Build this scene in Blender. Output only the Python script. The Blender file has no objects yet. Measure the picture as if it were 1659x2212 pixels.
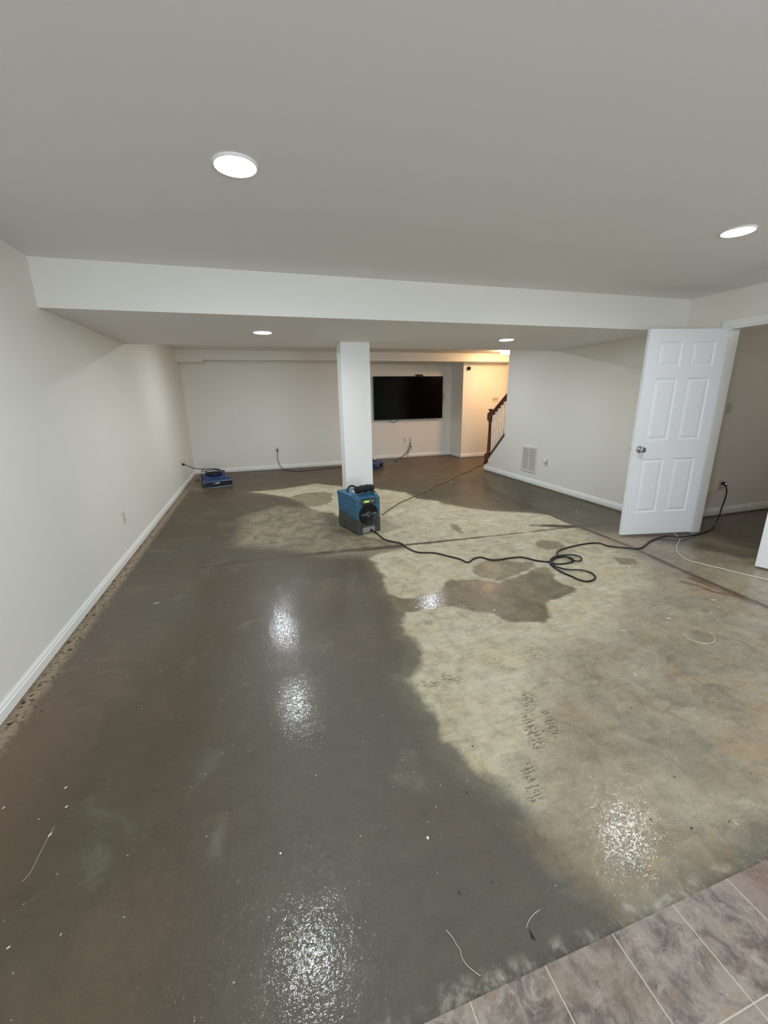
import bpy, bmesh, math, random
import numpy as np
from mathutils import Vector, Matrix
random.seed(7)
# ------------------------------------------------------------------ camera
F, PITCH, YAW, ROLL, CH = 883.1, 0.2737, 0.2935, -0.0185, 1.4659
CX, CY = 829.5, 1106.0
def cam_axes():
    cp, sp, cy, sy = math.cos(PITCH), math.sin(PITCH), math.cos(YAW), math.sin(YAW)
    fwd = Vector((sy*cp, cy*cp, -sp)); right = Vector((cy, -sy, 0)); up = right.cross(fwd)
    c, s = math.cos(ROLL), math.sin(ROLL)
    return c*right+s*up, -s*right+c*up, fwd
RX, UP, FW = cam_axes()
sc = bpy.context.scene
cam = bpy.data.cameras.new('camera'); camo = bpy.data.objects.new('camera', cam)
sc.collection.objects.link(camo); sc.camera = camo
cam.sensor_fit = 'HORIZONTAL'; cam.sensor_width = 36.0; cam.lens = 36.0*F/1659.0
cam.clip_start = 0.02; cam.clip_end = 60
m = Matrix.Identity(4)
for i in range(3):
    m[i][0] = RX[i]; m[i][1] = UP[i]; m[i][2] = -FW[i]
m[2][3] = CH
camo.matrix_world = m
def at(px, py, ax, val):
    """point of the photo unprojected on the plane axis=val (metres)"""
    d = RX*((px-CX)/F) + UP*((CY-py)/F) + FW
    o = Vector((0, 0, CH)); t = (val-o[ax])/d[ax]
    return o + d*t
# ------------------------------------------------------------------ world, exposure, light levels
w = bpy.data.worlds.new('world'); sc.world = w; w.use_nodes = True
w.node_tree.nodes['Background'].inputs[0].default_value = (0.6, 0.7, 0.85, 1)
w.node_tree.nodes['Background'].inputs[1].default_value = 0.3
sc.view_settings.view_transform = 'Standard'; sc.view_settings.look = 'None'
sc.view_settings.gamma = 1.0; sc.view_settings.use_curve_mapping = False
sc.view_settings.exposure = 1.05
sc.cycles.use_denoising = True
sc.cycles.max_bounces = 10; sc.cycles.diffuse_bounces = 8
sc.cycles.caustics_reflective = False; sc.cycles.caustics_refractive = False
sc.cycles.sample_clamp_indirect = 6.0
LAMP = 130.0
LAMP_FAR = 215.0               # the two lamps of the far bay burn brighter                    # radiance of the ceiling lamp lenses
LAMP_COL = (0.86, 0.94, 1.0)
FILL_W = 62.0                # added fill light behind the camera, let in by a made-up opening
# room dimensions
XL, XR, YS, ZS, H = -1.294, 4.372, 3.494, 2.0765, 2.372
Y1, YB, YF, ZF, ZL, YT, XT, YW, YE, YJ = 5.42, 9.11, 8.731, 2.2016, 2.163, 9.66, 4.722, 9.033, 6.67, 3.045
YTILE, YQ, YBEH, XS, XO = 0.57, 3.407, -2.6, 7.2, 5.86
DOOR2Y = 1.34
col = sc.collection
def area(name, loc, rot, sx, sy, watts, color):
    l = bpy.data.lights.new(name, 'AREA'); l.shape = 'RECTANGLE'; l.size = sx; l.size_y = sy
    l.energy = watts; l.color = color
    o = bpy.data.objects.new(name, l); o.location = loc; o.rotation_euler = rot; col.objects.link(o)
area('rear_fill', (0.9, YBEH-0.35, 1.15), (math.radians(90), 0, 0), 2.2, 1.9, FILL_W, (0.78, 0.88, 1.0))  # unseen fill source added outside the rear opening, tinted like sky
# ------------------------------------------------------------------ helpers
def s2l(c):
    return tuple(((v/255)/12.92 if v/255 <= 0.04045 else ((v/255+0.055)/1.055)**2.4) for v in c)
class NT:
    def __init__(s, name):
        s.m = bpy.data.materials.new(name); s.m.use_nodes = True
        s.t = s.m.node_tree; s.b = s.t.nodes['Principled BSDF']
    def n(s, t, **k):
        o = s.t.nodes.new(t)
        for a, v in k.items():
            if a.startswith('i_'):
                key = a[2:]; key = int(key) if key.isdigit() else key.replace('_', ' ')
                s.set(o.inputs[key], v)
            else: setattr(o, a, v)
        return o
    def set(s, inp, v):
        if isinstance(v, bpy.types.NodeSocket): s.t.links.new(v, inp)
        else:
            if inp.type == 'RGBA' and len(v) == 3: v = (*v, 1)
            inp.default_value = v
    def math(s, op, a, b=0.0, c=0.0, clamp=False):
        o = s.t.nodes.new('ShaderNodeMath'); o.operation = op; o.use_clamp = clamp
        s.set(o.inputs[0], a); s.set(o.inputs[1], b); s.set(o.inputs[2], c); return o.outputs[0]
    def ramp(s, v, lo, hi, a=0.0, b=1.0):      # smoothstep map
        o = s.t.nodes.new('ShaderNodeMapRange'); o.interpolation_type = 'SMOOTHSTEP'
        s.set(o.inputs['Value'], v); s.set(o.inputs['From Min'], lo); s.set(o.inputs['From Max'], hi)
        s.set(o.inputs['To Min'], a); s.set(o.inputs['To Max'], b); return o.outputs['Result']
    def mix(s, f, a, b):
        o = s.t.nodes.new('ShaderNodeMix'); o.data_type = 'RGBA'
        s.set(o.inputs[0], f); s.set(o.inputs[6], a); s.set(o.inputs[7], b); return o.outputs[2]
    def noise(s, scale, detail=4, rough=0.55, vec=None, dist=0.0):
        o = s.n('ShaderNodeTexNoise'); s.set(o.inputs['Scale'], scale); s.set(o.inputs['Detail'], detail)
        s.set(o.inputs['Roughness'], rough); s.set(o.inputs['Distortion'], dist)
        if vec is not None: s.set(o.inputs['Vector'], vec)
        return o.outputs['Fac']
    def attr(s, name):
        o = s.n('ShaderNodeAttribute', attribute_name=name); return o.outputs['Fac']
    def objco(s):
        return s.n('ShaderNodeTexCoord').outputs['Object']
    def bump(s, h, strength, dist=0.002, normal=None):
        o = s.n('ShaderNodeBump'); s.set(o.inputs['Height'], h); o.inputs['Strength'].default_value = strength
        o.inputs['Distance'].default_value = dist
        if normal is not None: s.set(o.inputs['Normal'], normal)
        return o.outputs['Normal']
def mat(name, rgb, rough=0.5, metal=0.0, vary=0.06, bump=0.0, bscale=200, coat=0.0, emis=None, es=0.0, vscale=6):
    t = NT(name); c = s2l(rgb); co = t.objco()
    nz = t.noise(vscale, 3, 0.5, co)
    dark = tuple(v*(1-vary) for v in c); lite = tuple(min(1, v*(1+vary)) for v in c)
    t.set(t.b.inputs['Base Color'], t.mix(nz, dark, lite))
    t.b.inputs['Roughness'].default_value = rough; t.b.inputs['Metallic'].default_value = metal
    t.b.inputs['Coat Weight'].default_value = coat
    if bump: t.set(t.b.inputs['Normal'], t.bump(t.noise(bscale, 2, 0.6, co), bump, 0.001))
    if emis: t.set(t.b.inputs['Emission Color'], emis); t.b.inputs['Emission Strength'].default_value = es
    return t.m
M = {}
M['wall'] = mat('wall_paint', (232, 230, 222), 0.55, vary=0.02, bump=0.12, bscale=260, vscale=1.5)
M['ceil'] = mat('ceiling_paint', (229, 226, 224), 0.8, vary=0.02, bump=0.15, bscale=220, vscale=1.5)
M['trim'] = mat('trim_paint', (238, 238, 234), 0.35, vary=0.015)
M['door'] = mat('door_paint', (236, 237, 238), 0.38, vary=0.012, bump=0.06, bscale=300)
M['plate'] = mat('plate_plastic', (214, 209, 196), 0.35, vary=0.02)
M['slot'] = mat('slot_dark', (40, 38, 36), 0.6)
M['black'] = mat('black_rubber', (16, 16, 18), 0.42, vary=0.2)
M['blackp'] = mat('black_plastic', (20, 21, 24), 0.35, vary=0.15, bump=0.1)
M['screen'] = mat('screen_glass', (4, 4, 5), 0.18, vary=0.05)
M['screen'].node_tree.nodes['Principled BSDF'].inputs['Specular IOR Level'].default_value = 0.15
M['chrome'] = mat('chrome', (190, 190, 195), 0.12, 1.0, vary=0.03)
M['blue'] = mat('teal_plastic', (48, 96, 124), 0.45, vary=0.12, bump=0.15, bscale=90, vscale=9)
M['grey'] = mat('charcoal_plastic', (66, 66, 64), 0.55, vary=0.18, bump=0.15, bscale=90, vscale=12)
M['navy'] = mat('navy_plastic', (32, 54, 96), 0.4, vary=0.12, bump=0.1, bscale=80)
M['navyd'] = mat('navy_dark', (8, 11, 20), 0.5, vary=0.15)
M['lpanel'] = mat('panel_grey', (74, 80, 76), 0.4)
M['green'] = mat('display_green', (120, 170, 50), 0.4, emis=(0.35, 0.8, 0.05), es=0.5)
M['text'] = mat('pale_print', (150, 152, 150), 0.5)
M['label'] = mat('label_paper', (225, 222, 218), 0.5, vary=0.08, vscale=60)
M['fabric'] = mat('black_fabric', (22, 24, 26), 0.9, vary=0.2, bump=0.4, bscale=300)
M['hose'] = mat('brown_cord', (118, 96, 66), 0.5, vary=0.15)
M['whitecable'] = mat('white_cable', (206, 200, 182), 0.45)
M['greycable'] = mat('grey_cable', (140, 130, 118), 0.5)
M['redlamp'] = mat('red_lamp', (220, 60, 50), 0.3, emis=(1, 0.25, 0.2), es=12)
M['sticker'] = mat('residue_white', (214, 210, 198), 0.6, vary=0.1, vscale=80)
M['scrap'] = mat('scrap_black', (28, 28, 24), 0.7)
M['leaf'] = mat('leaf_brown', (70, 42, 22), 0.7)
M['filter'] = mat('filter_grey', (150, 146, 140), 0.8, vary=0.08, vscale=60)
M['grille'] = mat('grille_paint', (222, 218, 210), 0.4, vary=0.02)
def wood(name, a, b):
    t = NT(name); co = t.objco()
    mp = t.n('ShaderNodeMapping'); t.set(mp.inputs['Vector'], co); mp.inputs['Scale'].default_value = (30, 30, 3)
    f = t.noise(1.0, 5, 0.6, mp.outputs[0], 0.5)
    t.set(t.b.inputs['Base Color'], t.mix(f, s2l(a), s2l(b))); t.b.inputs['Roughness'].default_value = 0.3
    return t.m
M['wood'] = wood('stained_wood', (62, 26, 12), (118, 62, 28))
def emitter(name, colr, s):
    t = NT(name); t.set(t.b.inputs['Base Color'], (0.8, 0.8, 0.8)); t.set(t.b.inputs['Emission Color'], colr)
    t.b.inputs['Emission Strength'].default_value = s; return t.m
M['lens'] = emitter('lamp_lens', LAMP_COL, LAMP)
M['lens_far'] = emitter('lamp_lens_far', LAMP_COL, LAMP_FAR)
M['dome'] = emitter('dome_glass', (1.0, 0.61, 0.31), 56.0)
M['side_fill'] = emitter('side_fill_glow', (1.0, 0.92, 0.80), 9.0)  # weak glow for the lamp added to lift the side room
# ---- mesh building
class MB:
    def __init__(s): s.bm = bmesh.new()
    def box(s, a, b, mi=0, bev=0.0, mtx=None):
        a, b = Vector(a), Vector(b)
        bm = bmesh.new(); bmesh.ops.create_cube(bm, size=1)
        for v in bm.verts:
            v.co = Vector(((a[i]+b[i])/2 + v.co[i]*abs(b[i]-a[i]) for i in range(3)))
        if bev: bmesh.ops.bevel(bm, geom=bm.edges[:], offset=bev, segments=2, affect='EDGES', profile=0.5)
        return s._add(bm, mi, mtx)
    def _add(s, bm, mi=0, mtx=None):
        if mtx is not None: bm.transform(mtx)
        for f in bm.faces: f.material_index = mi
        me = bpy.data.meshes.new('t'); bm.to_mesh(me); bm.free(); s.bm.from_mesh(me); bpy.data.meshes.remove(me); return s
    def prism(s, pts, vec, mi=0, bev=0.0, mtx=None):     # polygon (3d points) extruded by vec
        bm = bmesh.new(); vs = [bm.verts.new(p) for p in pts]
        f = bm.faces.new(vs); r = bmesh.ops.extrude_face_region(bm, geom=[f])
        bmesh.ops.translate(bm, vec=Vector(vec), verts=[g for g in r['geom'] if isinstance(g, bmesh.types.BMVert)])
        bmesh.ops.recalc_face_normals(bm, faces=bm.faces[:])
        if bev: bmesh.ops.bevel(bm, geom=bm.edges[:], offset=bev, segments=2, affect='EDGES', profile=0.5)
        return s._add(bm, mi, mtx)
    def lathe(s, prof, seg=32, mi=0, mtx=None):          # profile [(r,z)]
        bm = bmesh.new(); rings = []
        for r, z in prof:
            if r < 1e-5: rings.append([bm.verts.new((0, 0, z))])
            else: rings.append([bm.verts.new((r*math.cos(2*math.pi*k/seg), r*math.sin(2*math.pi*k/seg), z)) for k in range(seg)])
        for A, B in zip(rings, rings[1:]):
            for k in range(seg):
                q = []
                for v in (A[k % len(A)], A[(k+1) % len(A)], B[(k+1) % len(B)], B[k % len(B)]):
                    if v not in q: q.append(v)
                if len(q) > 2:
                    try: bm.faces.new(q)
                    except ValueError: pass
        bmesh.ops.recalc_face_normals(bm, faces=bm.faces[:])
        for f in bm.faces: f.smooth = True
        return s._add(bm, mi, mtx)
    def tube(s, pts, r, seg=8, sub=6, mi=0, smooth=True, flat=1.0):
        P = catmull(pts, sub) if smooth else [Vector(p) for p in pts]
        bm = bmesh.new(); rings = []; n = None
        for i, p in enumerate(P):
            t = (P[min(i+1, len(P)-1)]-P[max(i-1, 0)])
            t = t.normalized() if t.length > 1e-9 else Vector((1, 0, 0))
            if n is None: n = t.cross(Vector((0, 0, 1)) if abs(t.z) < 0.9 else Vector((1, 0, 0))).normalized()
            n = (n - t*n.dot(t)).normalized(); b = t.cross(n)
            rings.append([bm.verts.new(p + n*r*math.cos(2*math.pi*k/seg) + b*r*flat*math.sin(2*math.pi*k/seg)) for k in range(seg)])
        for A, B in zip(rings, rings[1:]):
            for k in range(seg): bm.faces.new((A[k], A[(k+1) % seg], B[(k+1) % seg], B[k]))
        bm.faces.new(rings[0][::-1]); bm.faces.new(rings[-1])
        for f in bm.faces: f.smooth = True
        return s._add(bm, mi)
    def build(s, name, mats, parent=None, loc=None, rotz=0.0):
        me = bpy.data.meshes.new(name); s.bm.to_mesh(me); s.bm.free()
        for mm in (mats if isinstance(mats, (list, tuple)) else [mats]): me.materials.append(mm)
        o = bpy.data.objects.new(name, me); col.objects.link(o)
        if parent is not None: o.parent = parent
        if loc is not None: o.location = loc
        o.rotation_euler.z = rotz
        return o
def catmull(pts, sub):
    P = [Vector(p) for p in pts]; out = []
    for i in range(len(P)-1):
        a, b, c, d = P[max(i-1, 0)], P[i], P[i+1], P[min(i+2, len(P)-1)]
        for k in range(sub):
            t = k/sub
            out.append(0.5*((2*b)+(c-a)*t+(2*a-5*b+4*c-d)*t*t+(3*b-3*c+d-a)*t**3))
    out.append(P[-1]); return out
def tag(o, label, cat=None, group=None, kind=None):
    if label: o['label'] = label
    if cat: o['category'] = cat
    if group: o['group'] = group
    if kind: o['kind'] = kind
    return o
def empty(name, loc, rotz=0.0):
    o = bpy.data.objects.new(name, None); o.location = loc; o.rotation_euler.z = rotz
    o.empty_display_size = 0.1; col.objects.link(o); return o
def copy_thing(root, loc, rotz=None):
    r = root.copy(); col.objects.link(r); r.location = loc
    if rotz is not None: r.rotation_euler = (0, 0, rotz)
    for ch in list(root.children):
        c = ch.copy(); col.objects.link(c); c.parent = r
        for g in list(ch.children):
            d = g.copy(); col.objects.link(d); d.parent = c
    return r
def struct(o, label=None, cat='structure'):
    o['kind'] = 'structure'
    if label: o['label'] = label
    o['category'] = cat
    return o
def text_mesh(s, size, depth=0.0006, width=None):
    c = bpy.data.curves.new('t', 'FONT'); c.body = s; c.size = size; c.extrude = depth
    c.align_x = 'CENTER'; c.align_y = 'CENTER'
    o = bpy.data.objects.new('t', c); col.objects.link(o)
    dg = bpy.context.evaluated_depsgraph_get(); me = bpy.data.meshes.new_from_object(o.evaluated_get(dg))
    bpy.data.objects.remove(o); bpy.data.curves.remove(c); return me
T = 0.12
# ================================================================== SHELL
# ---- floor with stain maps (signed distances, metres; negative = inside)
def flo(pts): return [tuple(at(x, y, 2, 0)[:2]) for x, y in pts]
def crop(pts, ox, oy, s): return [(ox+x/s, oy+y/s) for x, y in pts]
C3 = lambda p: crop(p, 800, 1280, 2.37)
C7 = lambda p: crop(p, 780, 1100, 1.8874)
LIGHT = [(541,1063),(608,1057),(664,1048),(683,1045),(705,1048),(741,1051),(809,1055),(838,1059),(874,1064),(888,1070),(901,1077),(915,1079),(933,1080),
 (944,1082),(957,1088),(979,1091),(994,1095),(1023,1099),(1051,1103),(1100,1106),(1150,1108),(1190,1113),(1215,1126),(1245,1137),(1257,1145),(1310,1178),(1360,1205),(1385,1217),
 (1392,1238),(1395,1264),(1358,1285),(1342,1312),(1336,1333),(1310,1354),(1278,1378),(1246,1389),(1205,1394),(1201,1407),(1192,1461),(1171,1499),
 (1165,1533),(1168,1575),(1160,1617),(1148,1645),(1152,1680),(1167,1736),(1150,1745),(1129,1729),(1095,1706),(1074,1685),(1028,1666),(998,1630),(965,1596),(960,1558),
 (943,1542),(910,1512),(897,1483),(876,1466),(897,1449),(914,1432),(916,1411),(901,1385),(880,1371),(876,1352),(870,1335),(874,1324),
 (868,1300),(838,1280),(828,1248),(815,1225),(801,1206),(815,1196),(850,1190),(880,1182),(860,1172),(840,1165),(800,1160),(770,1150),(740,1140),(735,1118),(722,1108),(690,1105),(672,1098),(655,1085),(624,1074),(585,1068)]
PUD = C7([(110,350),(180,365),(270,350),(330,322),(350,292),(460,285),(560,300),(640,270),(700,255),(780,268),(800,298),(880,325),(830,355),(775,370),
 (757,395),(772,440),(740,460),(680,462),(600,455),(540,430),(440,410),(370,397),(345,388),(300,402),(250,414),(180,421),(140,420)])
PATCH = [C7([(455,240),(475,225),(530,200),(570,205),(620,215),(700,215),(715,235),(640,270),(560,290),(510,285),(460,265)]),
 C7([(690,245),(705,235),(760,240),(790,272),(760,282),(680,265)]), C7([(715,128),(760,125),(825,140),(830,162),(760,165),(720,150)]),
 C7([(360,60),(400,65),(412,97),(370,78)]), C7([(1035,195),(1110,203),(1118,222),(1050,228)]),
 [(500+x/4.1475, 1000+y/4.1475) for x, y in [(520,300),(680,265),(850,258),(905,270),(900,350),(800,385),(690,390),(600,340)]]]
MID = [(1245,1141),(1330,1150),(1420,1165),(1520,1185),(1660,1210),(2100,1300),(2400,1700),(1900,1760),(1659,1850),(1560,1895),(1440,1955),(1380,1962),(1310,1935),(1255,1900),(1205,1850),(1167,1790),
 (1140,1740),(1100,1650),(1100,1500),(1150,1400),(1240,1330),(1300,1250)]
HAZE = [[(520,1115),(600,1092),(700,1100),(728,1150),(900,1165),(880,1185),(800,1205),(700,1205),(620,1190),(500,1180)],
 [(385,1080),(411,1062),(442,1060),(440,1045),(424,1030)],
 [(1535,1150),(1590,1175),(1650,1190),(1640,1205),(1560,1185),(1490,1165)]]
JOINT = [([(270,1246),(350,1237),(450,1224),(560,1210),(760,1188),(900,1175),(1080,1156),(1250,1137),(1345,1129)], 0.022),
 ([(1025,1043),(1068,1062),(1100,1080),(1140,1096),(1180,1108)], 0.085), ([(985,1036),(1025,1043),(1189,1112),(1260,1141),(1360,1180),(1480,1235),(1560,1270),(1659,1312),(1800,1375)], 0.03),
 ([(1150,1135),(1250,1137),(1320,1131)], 0.05), ([(500,1216),(640,1200),(860,1180)], 0.045)]
RUST = [[(1475,1257),(1510,1266),(1540,1278),(1570,1284),(1600,1292),(1630,1305)], [(1490,1248),(1550,1272),(1600,1290)],
 [(830,1043),(850,1040),(880,1042)]]
PRINT = [((1140,1505),(1143,1570)), ((1150,1575),(1160,1610)), ((1145,1650),(1155,1720)), ((960,1462),(985,1470)), ((920,1475),(945,1480)), ((1143,1402),(1165,1420)), ((1180,1540),(1200,1580))]
def sdf_poly(P, pts):
    n = len(pts); d = np.full(len(P), 1e9); inside = np.zeros(len(P), bool)
    for i in range(n):
        a = np.array(pts[i]); b = np.array(pts[(i+1) % n]); ab = b-a; L = ab@ab+1e-12
        t = np.clip(((P-a)@ab)/L, 0, 1); q = P-a-t[:, None]*ab
        d = np.minimum(d, np.hypot(q[:, 0], q[:, 1]))
        c = ((a[1] > P[:, 1]) != (b[1] > P[:, 1])) & (P[:, 0] < (b[0]-a[0])*(P[:, 1]-a[1])/(b[1]-a[1]+1e-12)+a[0])
        inside ^= c
    return np.where(inside, -d, d)
def dist_line(P, pts):
    d = np.full(len(P), 1e9)
    for a, b in zip(pts, pts[1:]):
        a = np.array(a); b = np.array(b); ab = b-a; t = np.clip(((P-a)@ab)/(ab@ab+1e-12), 0, 1)
        q = P-a-t[:, None]*ab; d = np.minimum(d, np.hypot(q[:, 0], q[:, 1]))
    return d
def grid_floor(name, x0, x1, y0, y1, step, z, material):
    nx = int((x1-x0)/step)+1; ny = int((y1-y0)/step)+1
    X, Y = np.meshgrid(np.linspace(x0, x1, nx), np.linspace(y0, y1, ny)); P = np.stack([X.ravel(), Y.ravel()], 1)
    co = np.zeros((len(P), 3)); co[:, :2] = P; co[:, 2] = z
    idx = np.arange(nx*ny).reshape(ny, nx)
    q = np.stack([idx[:-1, :-1], idx[:-1, 1:], idx[1:, 1:], idx[1:, :-1]], -1).reshape(-1, 4)
    me = bpy.data.meshes.new(name); me.vertices.add(len(P)); me.vertices.foreach_set('co', co.ravel())
    me.loops.add(q.size); me.loops.foreach_set('vertex_index', q.ravel().astype(np.int32))
    me.polygons.add(len(q)); me.polygons.foreach_set('loop_start', np.arange(0, q.size, 4, dtype=np.int32))
    me.update(calc_edges=True)
    def put(n, v): me.attributes.new(n, 'FLOAT', 'POINT').data.foreach_set('value', v.astype(np.float32))
    put('light', sdf_poly(P, flo(LIGHT))); put('puddle', sdf_poly(P, flo(PUD)))
    put('patch', np.min([sdf_poly(P, flo(p)) for p in PATCH], 0)); put('mid', sdf_poly(P, flo(MID)))
    put('haze', np.min([sdf_poly(P, flo(p)) for p in HAZE], 0))
    put('joint', np.min([dist_line(P, flo(p))-w_ for p, w_ in JOINT], 0)); put('seam', np.min([dist_line(P, flo(JOINT[k][0])) for k in (0, 2)], 0)); put('rust', np.min([dist_line(P, flo(p)) for p in RUST], 0))
    put('print', np.min([dist_line(P, flo(list(p))) for p in PRINT], 0))
    me.materials.append(material)
    o = bpy.data.objects.new(name, me); col.objects.link(o); return o
def floor_material():
    t = NT('wet_concrete'); co = t.objco()
    sep = t.n('ShaderNodeSeparateXYZ'); t.set(sep.inputs[0], co); X, Y = sep.outputs[0], sep.outputs[1]
    n1 = t.noise(0.9, 3, 0.5, co); n2 = t.noise(6.0, 6, 0.6, co, 0.6); n3 = t.noise(34, 5, 0.6, co); n4 = t.noise(2.6, 5, 0.65, co, 0.8)
    off = t.n('ShaderNodeVectorMath', operation='ADD'); t.set(off.inputs[0], co); off.inputs[1].default_value = (13, 7, 3)
    n5 = t.noise(1.7, 5, 0.6, off.outputs[0], 0.5); n6 = t.noise(13, 6, 0.7, off.outputs[0], 0.4)
    edge = t.math('ADD', t.math('MULTIPLY', t.math('SUBTRACT', n2, 0.5), 0.14), t.math('MULTIPLY', t.math('SUBTRACT', n3, 0.5), 0.03))
    lightd = t.math('ADD', t.attr('light'), edge)
    # transition is crisp far away on the left edge, hazier towards the right
    soft = t.ramp(t.attr('mid'), 0.10, -0.06, 0.03, 0.19)      # the edge feathers out where the slurry begins
    m_light = t.ramp(t.math('ADD', lightd, t.math('MULTIPLY', t.math('MULTIPLY', t.math('SUBTRACT', n4, 0.5), soft), 2.0)), soft, t.math('MULTIPLY', soft, -1.0))
    m_light2 = t.ramp(lightd, 0.16, -0.05)
    m_mid = t.ramp(t.math('ADD', t.attr('mid'), t.math('MULTIPLY', edge, 2.2)), 0.10, -0.16)
    m_haze = t.ramp(t.math('ADD', t.attr('haze'), t.math('MULTIPLY', edge, 2.5)), 0.10, -0.16)
    m_pud = t.ramp(t.math('ADD', t.attr('puddle'), t.math('MULTIPLY', edge, 0.7)), 0.02, -0.02)
    m_patch = t.ramp(t.math('ADD', t.attr('patch'), t.math('MULTIPLY', edge, 0.9)), 0.02, -0.02)
    # base wet colours
    c = t.mix(t.ramp(n1, 0.42, 0.6), s2l((73, 62, 43)), s2l((74, 67, 50)))
    c = t.mix(t.math('MULTIPLY', t.ramp(Y, 3.2, 1.2), t.ramp(X, -0.9, 0.5)), c, s2l((84, 80, 69)))   # sludge film thicker in the near bay
    c = t.mix(t.math('MULTIPLY', t.ramp(Y, 5.5, 7.8), 0.65), c, s2l((92, 73, 50)))               # browner damp far bay
    c = t.mix(t.math('MULTIPLY', t.ramp(n5, 0.5, 0.68), 0.5), c, s2l((98, 82, 65)))
    c = t.mix(t.math('MULTIPLY', t.ramp(n4, 0.56, 0.75), 0.4), c, s2l((120, 118, 104)))
    c = t.mix(t.math('MULTIPLY', t.ramp(n4, 0.45, 0.25), 0.4), c, s2l((74, 64, 46)))
    # reddish mud by the left wall, near
    c = t.mix(t.math('MULTIPLY', t.math('MULTIPLY', t.ramp(X, -0.75, -1.2), t.ramp(Y, 4.0, 1.5)), 0.45), c, s2l((116, 84, 66)))
    # half dried slurry on the right
    mc = t.mix(t.ramp(n4, 0.35, 0.65), s2l((134, 126, 106)), s2l((156, 146, 124)))
    mc = t.mix(t.math('MULTIPLY', t.ramp(n5, 0.48, 0.62), 0.45), mc, s2l((146, 126, 98)))
    mc = t.mix(t.math('MULTIPLY', t.ramp(n6, 0.55, 0.75), 0.35), mc, s2l((96, 84, 62)))
    mc = t.mix(t.ramp(Y, 1.9, 2.6, 0, 0.4), mc, s2l((118, 102, 84)))
    um = t.noise(2.2, 5, 0.62, off.outputs[0], 1.2); um2 = t.noise(4.5, 5, 0.66, co, 1.4)
    mc = t.mix(t.math('MULTIPLY', t.ramp(um, 0.50, 0.64), 0.55), mc, s2l((152, 126, 90)))
    mc = t.mix(t.math('MULTIPLY', t.ramp(um2, 0.52, 0.66), 0.5), mc, s2l((112, 98, 80)))
    mc = t.mix(t.math('MULTIPLY', t.ramp(um2, 0.42, 0.30), 0.5), mc, s2l((166, 158, 138)))
    c = t.mix(m_mid, c, mc)
    hz = t.mix(n6, s2l((124, 114, 92)), s2l((158, 148, 124)))
    c = t.mix(t.math('MULTIPLY', m_haze, t.ramp(n2, 0.35, 0.62, 0.35, 0.85)), c, hz)
    # dry concrete
    lc = t.mix(t.ramp(n2, 0.3, 0.7), s2l((172, 162, 133)), s2l((186, 179, 156)))
    lc = t.mix(t.math('MULTIPLY', t.ramp(n6, 0.56, 0.72), 0.55), lc, s2l((138, 128, 102)))
    lc = t.mix(t.math('MULTIPLY', t.ramp(n4, 0.58, 0.7), 0.45), lc, s2l((188, 158, 112)))
    lc = t.mix(t.math('MULTIPLY', t.ramp(n5, 0.55, 0.68), 0.5), lc, s2l((160, 148, 120)))
    sm = t.noise(3.4, 6, 0.66, off.outputs[0], 1.6); sm2 = t.noise(11, 5, 0.7, co, 1.0)
    lc = t.mix(t.math('MULTIPLY', t.ramp(sm, 0.50, 0.66), 0.42), lc, s2l((140, 132, 108)))
    lc = t.mix(t.math('MULTIPLY', t.ramp(sm2, 0.60, 0.72), 0.45), lc, s2l((112, 102, 78)))
    lc = t.mix(t.math('MULTIPLY', t.ramp(sm, 0.42, 0.28), 0.4), lc, s2l((206, 202, 184)))
    c = t.mix(t.math('MULTIPLY', m_light2, 0.18), c, lc)
    c = t.mix(m_light, c, lc)
    # damp patches inside the dry field
    c = t.mix(t.math('MULTIPLY', m_patch, 0.8), c, s2l((116, 104, 80)))
    pc = t.mix(t.ramp(n2, 0.35, 0.65), s2l((92, 82, 58)), s2l((112, 102, 76)))
    c = t.mix(m_pud, c, pc)
    # shoe prints: broken tread marks
    wv = t.n('ShaderNodeTexWave', wave_type='BANDS', bands_direction='Y'); t.set(wv.inputs['Vector'], co); wv.inputs['Scale'].default_value = 17
    wv.inputs['Distortion'].default_value = 7.0; wv.inputs['Detail'].default_value = 2.0; wv.inputs['Detail Scale'].default_value = 2.5
    m_pr = t.math('MULTIPLY', t.ramp(t.math('ADD', t.attr('print'), t.math('MULTIPLY', edge, 0.6)), 0.045, 0.015), t.math('MULTIPLY', t.ramp(wv.outputs['Fac'], 0.45, 0.75), t.ramp(n3, 0.38, 0.52)))
    c = t.mix(t.math('MULTIPLY', m_pr, 0.7), c, s2l((78, 70, 48)))
    # joints
    jd = t.math('ADD', t.attr('joint'), t.math('MULTIPLY', edge, 0.45))
    jw = t.math('MULTIPLY', t.math('SUBTRACT', n1, 0.5), 0.06)
    m_j = t.math('MULTIPLY', t.ramp(t.math('SUBTRACT', jd, jw), 0.015, -0.015), t.ramp(n5, 0.3, 0.5, 0.5, 0.92))
    c = t.mix(m_j, c, s2l((70, 57, 41)))
    c = t.mix(t.math('MULTIPLY', t.ramp(t.math('ADD', t.attr('seam'), t.math('MULTIPLY', edge, 0.12)), 0.010, 0.004), t.ramp(n4, 0.35, 0.6, 0.2, 0.75)), c, s2l((42, 32, 22)))
    m_r = t.math('MULTIPLY', t.ramp(t.math('ADD', t.attr('rust'), t.math('MULTIPLY', edge, 0.35)), 0.035, 0.0), 0.8)
    c = t.mix(m_r, c, s2l((96, 52, 40)))
    # pale gritty strip left by the carpet tack strip along the left wall
    sd = t.math('ADD', t.math('SUBTRACT', X, XL+0.085), t.math('MULTIPLY', t.math('SUBTRACT', n6, 0.5), 0.10))
    m_s = t.ramp(sd, 0.035, -0.03)
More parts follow.
